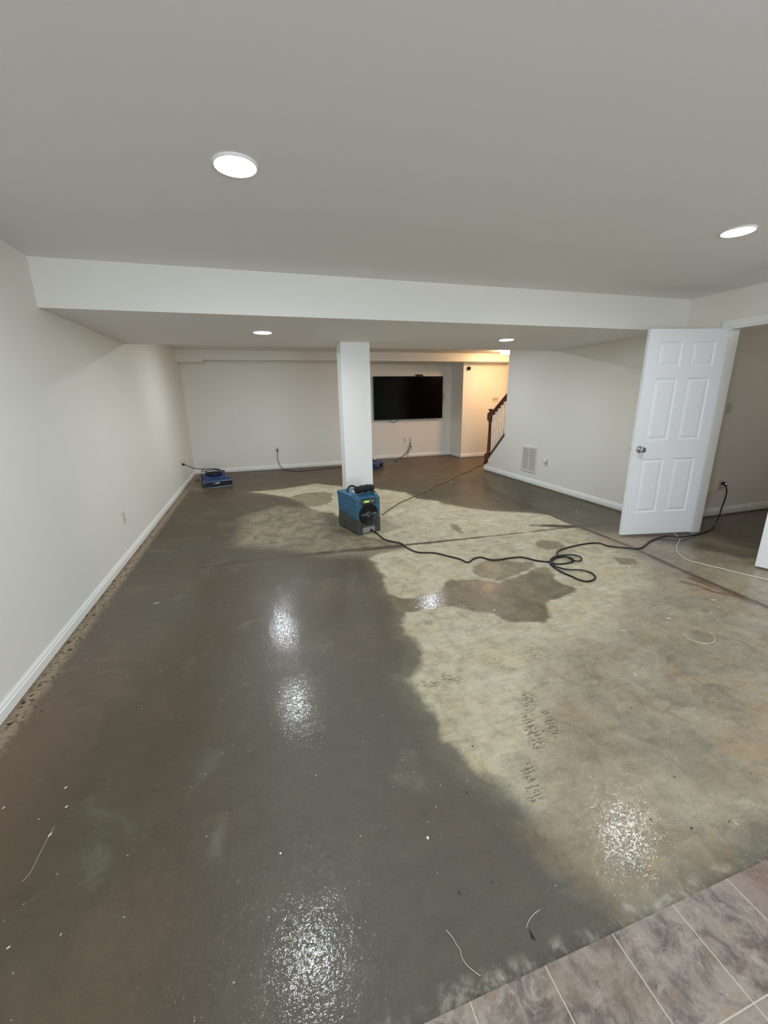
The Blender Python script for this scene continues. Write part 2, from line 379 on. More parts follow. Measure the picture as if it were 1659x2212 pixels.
    gc = t.mix(t.ramp(n3, 0.3, 0.55), s2l((104, 86, 66)), s2l((166, 150, 128)))
    c = t.mix(t.math('MULTIPLY', m_s, 0.8), c, gc)
    vs = t.n('ShaderNodeTexVoronoi'); t.set(vs.inputs['Vector'], co); vs.inputs['Scale'].default_value = 20
    c = t.mix(t.math('MULTIPLY', t.ramp(vs.outputs['Distance'], 0.30, 0.16), t.math('MULTIPLY', m_s, t.ramp(n2, 0.4, 0.5))), c, s2l((58, 40, 26)))
    # slurry ridge against the tile edge
    td = t.math('ADD', t.math('SUBTRACT', Y, YTILE+0.02), t.math('MULTIPLY', t.math('SUBTRACT', n2, 0.5), 0.09))
    c = t.mix(t.math('MULTIPLY', t.ramp(td, 0.03, -0.01), t.ramp(n6, 0.45, 0.65, 0.0, 0.45)), c, s2l((176, 172, 158)))
    # tiny spatter
    v2 = t.n('ShaderNodeTexVoronoi'); t.set(v2.inputs['Vector'], co); v2.inputs['Scale'].default_value = 26
    sp = t.math('MULTIPLY', t.ramp(v2.outputs['Distance'], 0.075, 0.045), t.ramp(n4, 0.50, 0.60))
    c = t.mix(t.math('MULTIPLY', sp, 0.7), c, s2l((208, 204, 190)))
    v3 = t.n('ShaderNodeTexVoronoi'); t.set(v3.inputs['Vector'], off.outputs[0]); v3.inputs['Scale'].default_value = 15
    c = t.mix(t.math('MULTIPLY', t.ramp(v3.outputs['Distance'], 0.06, 0.03), t.ramp(n2, 0.5, 0.6)), c, s2l((50, 40, 28)))
    # streaky trowel and mop marks plus grain over everything
    mp = t.n('ShaderNodeMapping'); t.set(mp.inputs['Vector'], co); mp.inputs['Rotation'].default_value = (0, 0, 0.7); mp.inputs['Scale'].default_value = (3.0, 14.0, 1)
    st = t.noise(1.0, 7, 0.68, mp.outputs[0], 1.5)
    mp2 = t.n('ShaderNodeMapping'); t.set(mp2.inputs['Vector'], co); mp2.inputs['Rotation'].default_value = (0, 0, -0.9); mp2.inputs['Scale'].default_value = (5.0, 22.0, 1)
    st2 = t.noise(1.0, 6, 0.7, mp2.outputs[0], 1.0); gr = t.noise(130, 3, 0.7, co)
    amp = t.math('ADD', 0.55, t.math('MULTIPLY', t.math('MAXIMUM', m_light, m_mid), 0.75))
    g = t.math('ADD', t.math('MULTIPLY', t.math('SUBTRACT', st, 0.5), 0.42), t.math('ADD', t.math('MULTIPLY', t.math('SUBTRACT', st2, 0.5), 0.36), t.math('ADD', t.math('MULTIPLY', t.math('SUBTRACT', gr, 0.5), 0.7), t.math('MULTIPLY', t.math('SUBTRACT', n6, 0.5), 0.85))))
    g = t.math('ADD', 1.0, t.math('MULTIPLY', g, amp))
    vm = t.n('ShaderNodeVectorMath', operation='SCALE'); t.set(vm.inputs[0], c); t.set(vm.inputs['Scale'], g); c = vm.outputs[0]
    t.set(t.b.inputs['Base Color'], c)
    # wetness
    dry = t.math('MULTIPLY', m_light, t.math('SUBTRACT', 1.0, t.math('MAXIMUM', m_pud, t.math('MULTIPLY', m_patch, 0.15))))
    dry = t.math('MAXIMUM', dry, t.math('MAXIMUM', t.math('MULTIPLY', m_haze, 0.6), m_s))
    far = t.ramp(Y, 2.6, 5.0)
    wet = t.math('MULTIPLY', t.math('SUBTRACT', 1.0, dry), t.math('SUBTRACT', 1.0, t.math('MULTIPLY', far, 0.72)))
    wet = t.math('MULTIPLY', wet, t.ramp(n5, 0.25, 0.5, 0.7, 1.0))
    t.set(t.b.inputs['Roughness'], t.math('SUBTRACT', 0.72, t.math('MULTIPLY', wet, 0.25)))
    t.b.inputs['Specular IOR Level'].default_value = 0.35
    t.set(t.b.inputs['Coat Weight'], t.math('MULTIPLY', wet, 0.9)); t.b.inputs['Coat IOR'].default_value = 1.33
    t.set(t.b.inputs['Coat Roughness'], t.ramp(n2, 0.3, 0.7, 0.03, 0.08))
    hb = t.noise(150, 2, 0.6, co); hm = t.noise(38, 3, 0.6, co); hl = t.noise(9, 2, 0.5, co)
    nb = t.bump(t.math('ADD', t.math('MULTIPLY', hm, 0.7), t.math('MULTIPLY', n6, 0.6)), 0.35, 0.004)
    t.set(t.b.inputs['Normal'], nb)
    cb = t.bump(hl, 0.05, 0.004)
    hs = t.noise(85, 2, 0.55, off.outputs[0]); pk = t.ramp(hs, 0.52, 0.70)          # small pimples in the water film
    cb = t.bump(t.ramp(n3, 0.45, 0.65), 0.10, 0.0022, cb)
    cb = t.bump(hm, 0.17, 0.0014, cb)
    cb = t.bump(t.math('MULTIPLY', pk, t.math('ADD', 0.30, t.math('MULTIPLY', m_mid, 1.6))), 0.9, 0.003, cb)
    cb = t.bump(hb, 0.32, 0.0009, cb)
    t.set(t.b.inputs['Coat Normal'], cb)
    return t.m
fm = floor_material()
fl = grid_floor('floor', XL-0.02, XS, YTILE, YT+0.1, 0.016, 0.0, fm)
struct(fl, 'stained bare concrete floor, wet on the left and dry in pale patches', 'floor')
def tile_material():
    t = NT('slate_tile'); co = t.objco()
    mp = t.n('ShaderNodeMapping'); t.set(mp.inputs['Vector'], co); mp.inputs['Location'].default_value = (-0.3735, -YTILE+0.2175*40-0.003, 0)
    br = t.n('ShaderNodeTexBrick'); t.set(br.inputs['Vector'], mp.outputs[0]); br.offset = 0.0; br.squash = 1.0
    br.inputs['Scale'].default_value = 1.0; br.inputs['Brick Width'].default_value = 0.2225; br.inputs['Row Height'].default_value = 0.2175
    br.inputs['Mortar Size'].default_value = 0.0019; br.inputs['Mortar Smooth'].default_value = 0.2; br.inputs['Bias'].default_value = 0
    t.set(br.inputs['Color1'], (0.25, 0.25, 0.25)); t.set(br.inputs['Color2'], (0.75, 0.75, 0.75))
    mo = br.outputs['Fac']
    n = t.noise(9, 8, 0.68, co, 1.2); n2 = t.noise(30, 6, 0.7, co, 0.8); n3 = t.noise(3, 3, 0.5, co)
    c = t.mix(t.ramp(n, 0.35, 0.62), s2l((92, 82, 74)), s2l((150, 140, 128)))
    c = t.mix(t.math('MULTIPLY', t.ramp(n2, 0.5, 0.7), 0.6), c, s2l((178, 166, 152)))
    nn = t.noise(42, 7, 0.75, co, 1.5); c = t.mix(t.math('MULTIPLY', t.ramp(nn, 0.55, 0.68), 0.75), c, s2l((74, 62, 52)))
    nk = t.noise(17, 6, 0.7, co, 0.3); c = t.mix(t.math('MULTIPLY', t.ramp(nk, 0.55, 0.68), 0.6), c, s2l((150, 126, 100)))
    c = t.mix(t.math('MULTIPLY', t.ramp(n3, 0.52, 0.7), 0.35), c, s2l((130, 104, 80)))
    c = t.mix(t.math('MULTIPLY', t.ramp(X := t.n('ShaderNodeSeparateXYZ', i_0=co).outputs[0], 1.22, 1.3), 0.4), c, s2l((120, 84, 72)))
    tile = t.n('ShaderNodeSeparateColor'); t.set(tile.inputs[0], br.outputs['Color'])
    c = t.mix(t.math('MULTIPLY', tile.outputs[0], 0.3), c, s2l((122, 114, 108)))
    c = t.mix(mo, c, s2l((188, 178, 160)))
    t.set(t.b.inputs['Base Color'], c); t.set(t.b.inputs['Roughness'], t.ramp(n2, 0.3, 0.7, 0.32, 0.6))
    h = t.math('SUBTRACT', t.math('ADD', n, t.math('MULTIPLY', n2, 0.4)), t.math('MULTIPLY', mo, 0.8))
    t.set(t.b.inputs['Normal'], t.bump(h, 0.5, 0.003))
    return t.m
ft = MB().box((XL-0.02, YBEH, -0.05), (XS, YTILE, 0.004)).build('floor', tile_material())
struct(ft, 'mottled grey-brown stone look tile floor with pale grout', 'floor')
sub = MB().box((XL-0.1, YTILE+0.001, -0.08), (XS, YT+0.2, -0.012)).build('floor', M['slot']); struct(sub, 'slab under the concrete surface', 'floor')
def wallbox(name, a, b, label, material='wall', cat='wall'):
    o = MB().box(a, b).build(name, M[material]); return struct(o, label, cat)
HW = H
wallbox('wall_left', (XL-T, YBEH-T, 0), (XL, YB+T, HW), 'long white wall on the left of the room')
wallbox('wall_back', (XL, YB, 0), (2.05, YB+T, HW), 'white far wall left of the television recess')
wallbox('wall_television', (2.05, YT, 0), (XT+T, YT+T, HW), 'recessed white wall that carries the television')
wallbox('wall_recess_side', (XT, YW+T, 0), (XT+T, YT, HW), 'short white wall turning forward right of the television')
wallbox('wall_stair_foot', (XT, YW, 0), (XO, YW+T, HW), 'warm lit wall facing the foot of the stairs')
wallbox('wall_stair_outer', (XO, 4.3, 0), (XO+T, YW+T, HW), 'outer wall of the stair flight')
wallbox('wall_stair_end', (XR+T, 4.3-T, 0), (XO+T, 4.3, HW), 'wall closing the upper end of the stairs')
# right wall: full height from jamb to stair opening, then a knee wall that follows the stair slope
KN = [(YE, 0.742), (7.27, 0.168)]
t_ = MB()
poly = [(XR, YJ, 0), (XR, 7.335, 0), (XR, 7.335, 0.105), (XR, YE, 0.735), (XR, YE, HW), (XR, YJ, HW)]
t_.prism(poly, (T, 0, 0))
struct(t_.build('wall_right', M['wall']), 'white right wall with a sloping knee wall beside the stairs', 'wall')
struct(MB().box((XR, DOOR2Y, 2.045), (XR+T, YJ, HW)).build('wall_right', M['wall']), 'white wall above the double doorway', 'wall')
struct(MB().box((XR, YBEH, 0), (XR+T, DOOR2Y, HW)).build('wall_right', M['wall']), 'white wall on the near side of the double doorway', 'wall')
wallbox('wall_side_room', (XR+T, YQ, 0), (XS, YQ+T, HW), 'shaded wall of the side room seen through the doorway')
wallbox('wall_side_room_right', (XS, -0.5, 0), (XS+T, YQ+T, HW), 'right wall of the side room')
wallbox('wall_side_room_near', (XR+T, -0.5-T, 0), (XS+T, -0.5, HW), 'near wall of the side room')
# wall behind the camera with an opening added to let in the fill light
b_ = MB(); b_.box((XL, YBEH-T, 0), (-0.1, YBEH, HW)); b_.box((1.9, YBEH-T, 0), (XR+T, YBEH, HW)); b_.box((-0.1, YBEH-T, 2.06), (1.9, YBEH, HW))
struct(b_.build('wall_behind', M['wall']), 'wall behind the viewer with an opening added for the fill light', 'wall')
# ceilings
struct(MB().box((XL-T, YBEH-T, H), (XS+T, YS, H+0.08)).build('ceiling', M['ceil']), 'white plaster ceiling of the near bay', 'ceiling')
struct(MB().box((XL-T, Y1, H), (XS+T, YT+T, H+0.08)).build('ceiling', M['ceil']), 'white ceiling of the far bay', 'ceiling')
struct(MB().box((XL, YS, ZS), (XR, Y1, H+0.08)).build('ceiling_soffit', M['ceil']), 'dropped white soffit crossing the whole room', 'ceiling')
struct(MB().box((XR+T, YS, H), (XS+T, Y1, H+0.08)).build('ceiling', M['ceil']), 'ceiling above the stairs', 'ceiling')
# front board of the soffit is wall paint with a slim bead at its foot
struct(MB().box((XL, YS-0.012, ZS-0.004), (XR, YS, H)).box((XL, YS-0.016, ZS-0.004), (XR, YS-0.012, ZS+0.03)).build('trim_1', M['wall']), 'white front face of the soffit with a slim bottom bead', 'trim')
struct(MB().box((-0.84, YF, ZF), (XO, YT, H)).box((XL, YF-0.01, ZL), (-0.84, YB, H)).build('ceiling_soffit', M['wall']), 'narrow boxed soffit along the far wall, stepped at its left end', 'ceiling')
# column
pc_ = MB(); pc_.box((0.991, 4.862, 0), (1.333, 5.10, ZS), bev=0.004)
struct(pc_.build('support_column', M['trim']), 'white boxed support column standing behind the dehumidifier', 'column')
# baseboards
BH, BT, BZ = 0.092, 0.013, 0.018
def baseboard(name, a, b, nrm, label, h=BH):
    a = Vector((*a, 0)); b = Vector((*b, 0)); n = Vector((*nrm, 0)).normalized()
    prof = [(0.0, BZ), (BT, BZ), (BT, h*0.68), (BT*0.62, h*0.76), (BT*0.75, h*0.86), (BT*0.35, h*0.95), (BT*0.25, h), (0, h)]
    pts = [a + n*(u+0.0005) + Vector((0, 0, z)) for u, z in prof]
    o = MB().prism(pts, b-a).build(name, M['trim']); return struct(o, label, 'baseboard')
baseboard('baseboard_left', (XL, YTILE-2.0), (XL, YB), (1, 0), 'white baseboard along the left wall above a strip of grit')
baseboard('baseboard_back', (XL+BT, YB), (2.05, YB), (0, -1), 'white baseboard under the far wall')
baseboard('baseboard_television', (2.05, YT), (XT-BT, YT), (0, -1), 'white baseboard below the television')
baseboard('baseboard_recess', (XT, YT), (XT, YW-BT), (-1, 0), 'short white baseboard on the return beside the television wall')
baseboard('baseboard_stair_foot', (XT, YW), (XO, YW), (0, -1), 'warm lit baseboard facing the stairs', 0.10)
baseboard('baseboard_right', (XR, YJ+0.07), (XR, 7.33), (-1, 0), 'white baseboard along the right wall below the vent')
baseboard('baseboard_side_room', (XR+T, YQ), (XS, YQ), (0, -1), 'shaded baseboard of the side room', 0.10)
# doorway casing, jambs
j = MB(); j.box((XR-0.016, YJ, 0), (XR, YJ+0.065, 2.045), bev=0.003); j.box((XR-0.016, DOOR2Y-0.065, 2.045), (XR, YJ+0.065, 2.11), bev=0.003)
j.box((XR-0.016, DOOR2Y-0.065, 0), (XR, DOOR2Y, 2.045), bev=0.003)
struct(j.build('trim_2', M['trim']), 'white casing around the double doorway', 'trim')
j = MB(); j.box((XR, YJ-0.015, 0), (XR+T, YJ, 2.045)); j.box((XR, DOOR2Y, 0), (XR+T, DOOR2Y+0.02, 2.045)); j.box((XR, DOOR2Y+0.02, 2.028), (XR+T, YJ-0.015, 2.045))
struct(j.build('trim_3', M['trim']), 'white jamb lining of the double doorway', 'trim')
# ---- doors
def door_mesh(W, Hh, th):
    bm = bmesh.new()
    xs = [0, 0.115, W/2-0.052, W/2+0.052, W-0.115, W]
    zs = [0, 0.24, 0.80, 0.985, 1.575, 1.685, 1.90, Hh]
    for side in (-1, 1):
        y = side*th/2
        g = {}
        V = lambda x, z, yy: g.setdefault((round(x, 5), round(z, 5), round(yy, 5)), None) or g.__setitem__((round(x, 5), round(z, 5), round(yy, 5)), bm.verts.new((x, yy, z))) or g[(round(x, 5), round(z, 5), round(yy, 5))]
        def quad(a, b, c, d):
            try: bm.faces.new((a, b, c, d))
            except ValueError: pass
        for i in range(5):
            for k in range(7):
                x0, x1, z0, z1 = xs[i], xs[i+1], zs[k], zs[k+1]
                if i in (1, 3) and k in (1, 3, 5):
                    rings = []
                    for ins, dep in ((0, 0), (0.008, 0.008), (0.016, 0.008), (0.042, 0.0015)):
                        yy = y - side*dep
                        rings.append([V(x0+ins, z0+ins, yy), V(x1-ins, z0+ins, yy), V(x1-ins, z1-ins, yy), V(x0+ins, z1-ins, yy)])
                    for A, B in zip(rings, rings[1:]):
                        for q in range(4): quad(A[q], A[(q+1) % 4], B[(q+1) % 4], B[q])
                    quad(*rings[-1])
                else:
                    quad(V(x0, z0, y), V(x1, z0, y), V(x1, z1, y), V(x0, z1, y))
    for (x0, z0, x1, z1) in ((0, 0, W, 0), (W, 0, W, Hh), (W, Hh, 0, Hh), (0, Hh, 0, 0)):
        vs = [bm.verts.new(p) for p in ((x0, -th/2, z0), (x1, -th/2, z1), (x1, th/2, z1), (x0, th/2, z0))]; bm.faces.new(vs)
    bmesh.ops.remove_doubles(bm, verts=bm.verts[:], dist=1e-5)
    bmesh.ops.recalc_face_normals(bm, faces=bm.faces[:])
    return bm
def knob(parent, x, z, side):
    mt = Matrix.Translation((x, side*0.0175, z)) @ Matrix.Rotation(-side*math.pi/2, 4, 'X')
    k = MB().lathe([(0, 0.0), (0.034, 0.0), (0.034, 0.004), (0.027, 0.010), (0.013, 0.014), (0.012, 0.030), (0.020, 0.038), (0.028, 0.050), (0.028, 0.060), (0.021, 0.068), (0.010, 0.066), (0, 0.065)], 28, 0, mt)
    return k.build('door_knob', M['chrome'], parent)
def make_door(name, hinge, direc, W, label, mirror=1):
    ang = math.atan2(direc[1], direc[0])
    mb = MB(); mb.bm = door_mesh(W, 2.012, 0.035)
    d = mb.build(name, M['door'], None, (hinge[0], hinge[1], 0.018), ang)
    struct(d, label, 'door')
    for sd in (-1, 1): tag(knob(d, W-0.065, 0.90, sd), 'round chrome knob')
    for hz in (0.2, 1.0, 1.8):
        h = MB().lathe([(0, 0), (0.007, 0), (0.007, 0.09), (0, 0.09)], 10, 0, Matrix.Translation((-0.003, -0.020*mirror, hz)))
        h.box((0, -0.0185*mirror, hz), (0.03, -0.0165*mirror, hz+0.09))
        h.build('hinge', M['chrome'], d)
    return d
v = Vector((3.5795-XR+0.012, 3.189-YJ+0.02)); Wd = 0.797
make_door('door_1', (XR-0.012, YJ-0.002), v, Wd, 'open white six panel door with a chrome knob, before the right wall', 1)
make_door('door_2', (XR-0.024, DOOR2Y-0.01), Vector((3.985-XR+0.024, 2.185-DOOR2Y+0.01)), (Vector((3.985-XR+0.024, 2.185-DOOR2Y+0.01))).length, 'second white door leaf, just its corner showing at the right edge', -1)

# ================================================================== LIGHTS
def downlight():
    r = empty('recessed_light', (0, 0, 0))
    MB().lathe([(0.0785, -0.001), (0.080, -0.009), (0.082, -0.010), (0.086, -0.007), (0.089, 0.0)], 48).build('trim_ring', M['trim'], r)
    MB().lathe([(0, -0.014), (0.025, -0.0135), (0.045, -0.0115), (0.064, -0.007), (0.0785, -0.0015)], 48).build('lens', M['lens'], r)
    return r
LG = 'recessed ceiling lights'
d0 = downlight(); d0.location = (0.02, 2.032, H)
tag(d0, 'bright round recessed light at upper left, nearest the viewer', 'ceiling light', LG)
for loc, lb in (((2.82, 2.022, H), 'round recessed light at the right edge of the near ceiling'),
                ((0.141, 4.304, ZS), 'recessed light in the soffit, left of the column'),
                ((2.823, 4.387, ZS), 'recessed light in the soffit, right of the column above the stair corner'),
                ((0.12, 6.56, H), 'recessed light of the far bay, left, hidden above the soffit edge'),
                ((0.02, -0.3, H), 'added unseen fill light overhead behind the viewer on the left'), ((2.82, -0.3, H), 'added unseen fill light overhead behind the viewer on the right'),  # pair behind the viewer added as fill
                ((2.90, 6.58, H), 'recessed light of the far bay, right, hidden above the soffit edge')):
    q = tag(copy_thing(d0, loc), lb, 'ceiling light', LG)
    if loc[1] > 6:
        for ch in q.children:
            if ch.name.startswith('lens'): ch.data = ch.data.copy(); ch.data.materials[0] = M['lens_far']
dm = empty('dome_light', (5.2, 8.02, H)); tag(dm, 'warm glowing glass dome light on the ceiling over the stair foot', 'ceiling light')
MB().lathe([(0, -0.090), (0.05, -0.086), (0.10, -0.07), (0.14, -0.044), (0.158, -0.018), (0.16, -0.012)], 40).build('glass_dome', M['dome'], dm)
sd_ = empty('dome_light', (6.0, 1.9, H)); tag(sd_, 'added unseen dome light that brightens the side room', 'ceiling light')  # fixture out of view, added to brighten the side room
MB().lathe([(0, -0.115), (0.05, -0.11), (0.10, -0.09), (0.14, -0.055), (0.158, -0.02), (0.16, 0)], 40).build('glass_dome', M['side_fill'], sd_)
MB().lathe([(0, 0), (0.13, 0), (0.13, -0.012), (0, -0.012)], 32).build('ceiling_plate', M['trim'], dm)
MB().lathe([(0, -0.122), (0.006, -0.118), (0.011, -0.110), (0.007, -0.103), (0.02, -0.093), (0, -0.088)], 16).build('finial', M['slot'], dm)

# ================================================================== DEHUMIDIFIER
DH = empty('dehumidifier', (0.956, 4.178, 0), math.atan2(0.085, 0.287))
tag(DH, 'teal and charcoal portable dehumidifier with a round front fan standing before the column', 'dehumidifier')
W_, D_, HB = 0.30, 0.44, 0.225
hb = MB()
# charcoal lower tub: side profile, higher seam at the back, arched foot cut-out on the sides and the front
prof = [(0.0, 0.0), (0.055, 0.0), (0.075, 0.022), (0.33, 0.022), (0.35, 0.0), (0.43, 0.0), (0.447, 0.03), (0.452, 0.115), (0.44, 0.13), (0.435, 0.215), (0.0, 0.165)]
hb.prism([(0.0, y, z) for y, z in prof], (0.07, 0, 0), bev=0.006)
hb.prism([(W_-0.07, y, z) for y, z in prof], (0.07, 0, 0), bev=0.006)
hb.prism([(0.05, y, z) for y, z in [(0.012, 0.045), (0.43, 0.045), (0.43, 0.215), (0.012, 0.165)]], (W_-0.1, 0, 0))
hb.prism([(0.05, y, z) for y, z in [(0.0, 0.075), (0.02, 0.075), (0.02, 0.167), (0.0, 0.165)]], (W_-0.1, 0, 0))
# raised side arches
for xx, sx in ((-0.004, 0.006), (W_-0.002, 0.006)):
    hb.prism([(xx, y, z) for y, z in [(0.10, 0.045), (0.10, 0.09), (0.13, 0.125), (0.27, 0.145), (0.31, 0.11), (0.31, 0.045), (0.285, 0.045), (0.285, 0.10), (0.26, 0.122), (0.14, 0.105), (0.125, 0.08), (0.125, 0.045)]], (sx, 0, 0), bev=0.0015)
hb.build('lower_tub', M['grey'], DH)
MB().box((0.06, 0.008, 0.012), (W_-0.06, 0.013, 0.075), bev=0.002).build('base_plate', M['filter'], DH)
ub = MB()
prof = [(0.0, 0.166), (0.435, 0.216), (0.45, 0.38), (0.462, 0.385), (0.462, 0.43), (0.44, 0.437), (0.10, 0.432), (0.075, 0.420), (0.0, 0.402)]
ub.prism([(0.0, y, z) for y, z in prof], (W_, 0, 0), bev=0.009)
for xx in (-0.007, W_-0.001):   # raised rib on each side
    ub.prism([(xx, y, z) for y, z in [(0.41, 0.425), (0.40, 0.33), (0.375, 0.295), (0.17, 0.27), (0.17, 0.282), (0.365, 0.307), (0.385, 0.335), (0.395, 0.425)]], (0.008, 0, 0), bev=0.0025)
for sx in (0.012, W_-0.047):      # corner humps of the top front
    ub.prism([(sx, y, z) for y, z in [(0.01, 0.395), (0.12, 0.42), (0.12, 0.446), (0.06, 0.442), (0.015, 0.418)]], (0.035, 0, 0), bev=0.004)
ub.build('upper_shell', M['blue'], DH)
# fan
fx, fz, fr = 0.145, 0.222, 0.120
R90 = Matrix.Rotation(math.pi/2, 4, 'X')
mt = Matrix.Translation((fx, 0.0, fz)) @ R90
fan = MB().lathe([(0, 0.003), (fr-0.01, 0.003), (fr-0.004, 0.012), (fr, 0.010), (fr+0.003, 0.0)], 56, 0, mt)
fo = fan.build('fan_cover', M['blackp'], DH)
gr = MB()
for rr in (0.018, 0.032, 0.046, 0.060, 0.074, 0.090, 0.106):
    pts = [(fx+rr*math.cos(a), -0.0095, fz+rr*math.sin(a)) for a in np.linspace(0, 2*math.pi, 41)]
    gr.tube(pts, 0.0016, 6, 1, 0, False)
for a in np.linspace(0, 2*math.pi, 9)[:-1]:
    gr.tube([(fx+0.015*math.cos(a+.2), -0.010, fz+0.015*math.sin(a+.2)), (fx+0.108*math.cos(a+.35), -0.010, fz+0.108*math.sin(a+.35))], 0.002, 6, 1, 0, False)
gr.lathe([(0, 0.013), (0.014, 0.013), (0.017, 0.009), (0.017, 0.003)], 20, 0, mt)
gr.build('fan_grille', M['blackp'], fo)
def put_text(s, size, loc, rot, parent, material, name='lettering', sx=1.0):
    me = text_mesh(s, size); me.materials.clear(); me.materials.append(material)
    o = bpy.data.objects.new(name, me); col.objects.link(o); o.parent = parent; o.location = loc; o.rotation_euler = rot; o.scale = (sx, 1, 1)
    return o
put_text('FORCE', 0.030, (fx-0.065, -0.0125, fz+0.002), (math.pi/2, 0, 0), fo, M['text'], sx=0.72)
put_text('WORRY', 0.030, (fx+0.065, -0.0125, fz+0.002), (math.pi/2, 0, 0), fo, M['text'], sx=0.72)
lg = MB()
for rr in (0.012, 0.021, 0.030):
    lg.tube([(fx-0.006+rr*math.cos(a), -0.0125, fz+0.004+rr*math.sin(a)) for a in np.linspace(0.5, 5.6, 25)], 0.0014, 6, 1, 0, False)
lg.build('round_logo', M['text'], fo)
# tilted control panel
Rp = Matrix.Translation((0.150, 0.008, 0.368)) @ Matrix.Rotation(math.radians(-6), 4, 'X')
cp_ = MB(); cp_.box((-0.098, -0.012, -0.033), (0.098, 0.006, 0.033), 0, 0.004, Rp)
cpo = cp_.build('control_panel', M['blackp'], DH)
cq = MB(); cq.box((-0.086, -0.0145, -0.023), (0.086, -0.0115, 0.023), 0, 0.0014, Rp)
cq.build('panel_plate', M['lpanel'], cpo)
dg_ = MB(); dg_.box((-0.060, -0.0158, -0.008), (0.004, -0.0143, 0.008), 0, 0, Rp); dg_.build('display', M['green'], cpo)
put_text('GREEN', 0.012, (0.150-0.030, -0.0095, 0.3685), (math.radians(84), 0, 0), cpo, M['label'], sx=0.9)
put_text('8888', 0.013, (0.150+0.043, -0.0095, 0.3685), (math.radians(84), 0, 0), cpo, M['label'])
# carrying handle, hose reel bracket on the right side
hd = MB().tube([(0.055, 0.30, 0.435), (0.06, 0.305, 0.462), (0.09, 0.31, 0.487), (0.13, 0.315, 0.490), (0.17, 0.32, 0.468), (0.185, 0.325, 0.437)], 0.012, 10, 8)
hd.build('carry_handle', M['blackp'], DH)
MB().prism([(W_-0.002, y, z) for y, z in [(0.05, 0.225), (0.09, 0.225), (0.10, 0.31), (0.07, 0.33), (0.04, 0.29)]], (0.022, 0, 0), bev=0.005).build('side_latch', M['blackp'], DH)
MB().box((0.10, 0.17, 0.4335), (0.20, 0.30, 0.4362), bev=0.0008).build('top_label', M['label'], DH)
MB().lathe([(0, 0), (0.011, 0), (0.013, 0.02), (0.008, 0.035), (0, 0.035)], 14, 0, Matrix.Translation((0.175, 0.012, 0.032)) @ R90).build('cord_inlet', M['blackp'], DH)
# rolled black hose cuff lying on top
ang = DH.rotation_euler.z
RB = empty('rolled_bag', (DH.matrix_basis @ Vector((0.175, 0.125, 0.4555))).to_tuple(), ang+math.radians(2))
tag(RB, 'rolled black fabric bag lying across the top of the dehumidifier', 'bag')
L = 0.088
mt = Matrix.Translation((-0.118, 0, 0.028)) @ Matrix.Rotation(math.pi/2, 4, 'Y')
rb = MB().lathe([(0, 0.0), (0.03, 0.001), (0.046, 0.01), (0.048, 0.03), (0.046, 0.08), (0.048, 0.12), (0.047, 0.19), (0.044, 0.225), (0.030, 0.238), (0, 0.239)], 26, 0, mt)
for v_ in rb.bm.verts: v_.co.z = 0.028 + (v_.co.z-0.028)*0.85 + 0.002*math.sin(v_.co.x*90)
rb.build('roll', M['fabric'], RB)
sp_ = MB()
for xo, sl in ((0.02, 0.018), (-0.02, -0.01)):
    sp_.tube([(xo+sl*math.sin(a), -0.0495*math.cos(a), 0.028+0.043*math.sin(a)) for a in np.linspace(-1.1, 3.6, 20)], 0.004, 6, 1, 0, False)
sp_.build('strap', M['black'], RB)
tag(MB().tube([(0.085, 0.012, -0.010), (0.115, 0.01, -0.012), (0.133, -0.01, -0.017), (0.138, -0.03, -0.020)], 0.004, 6, 6).build('cord_end', M['black'], RB), None)

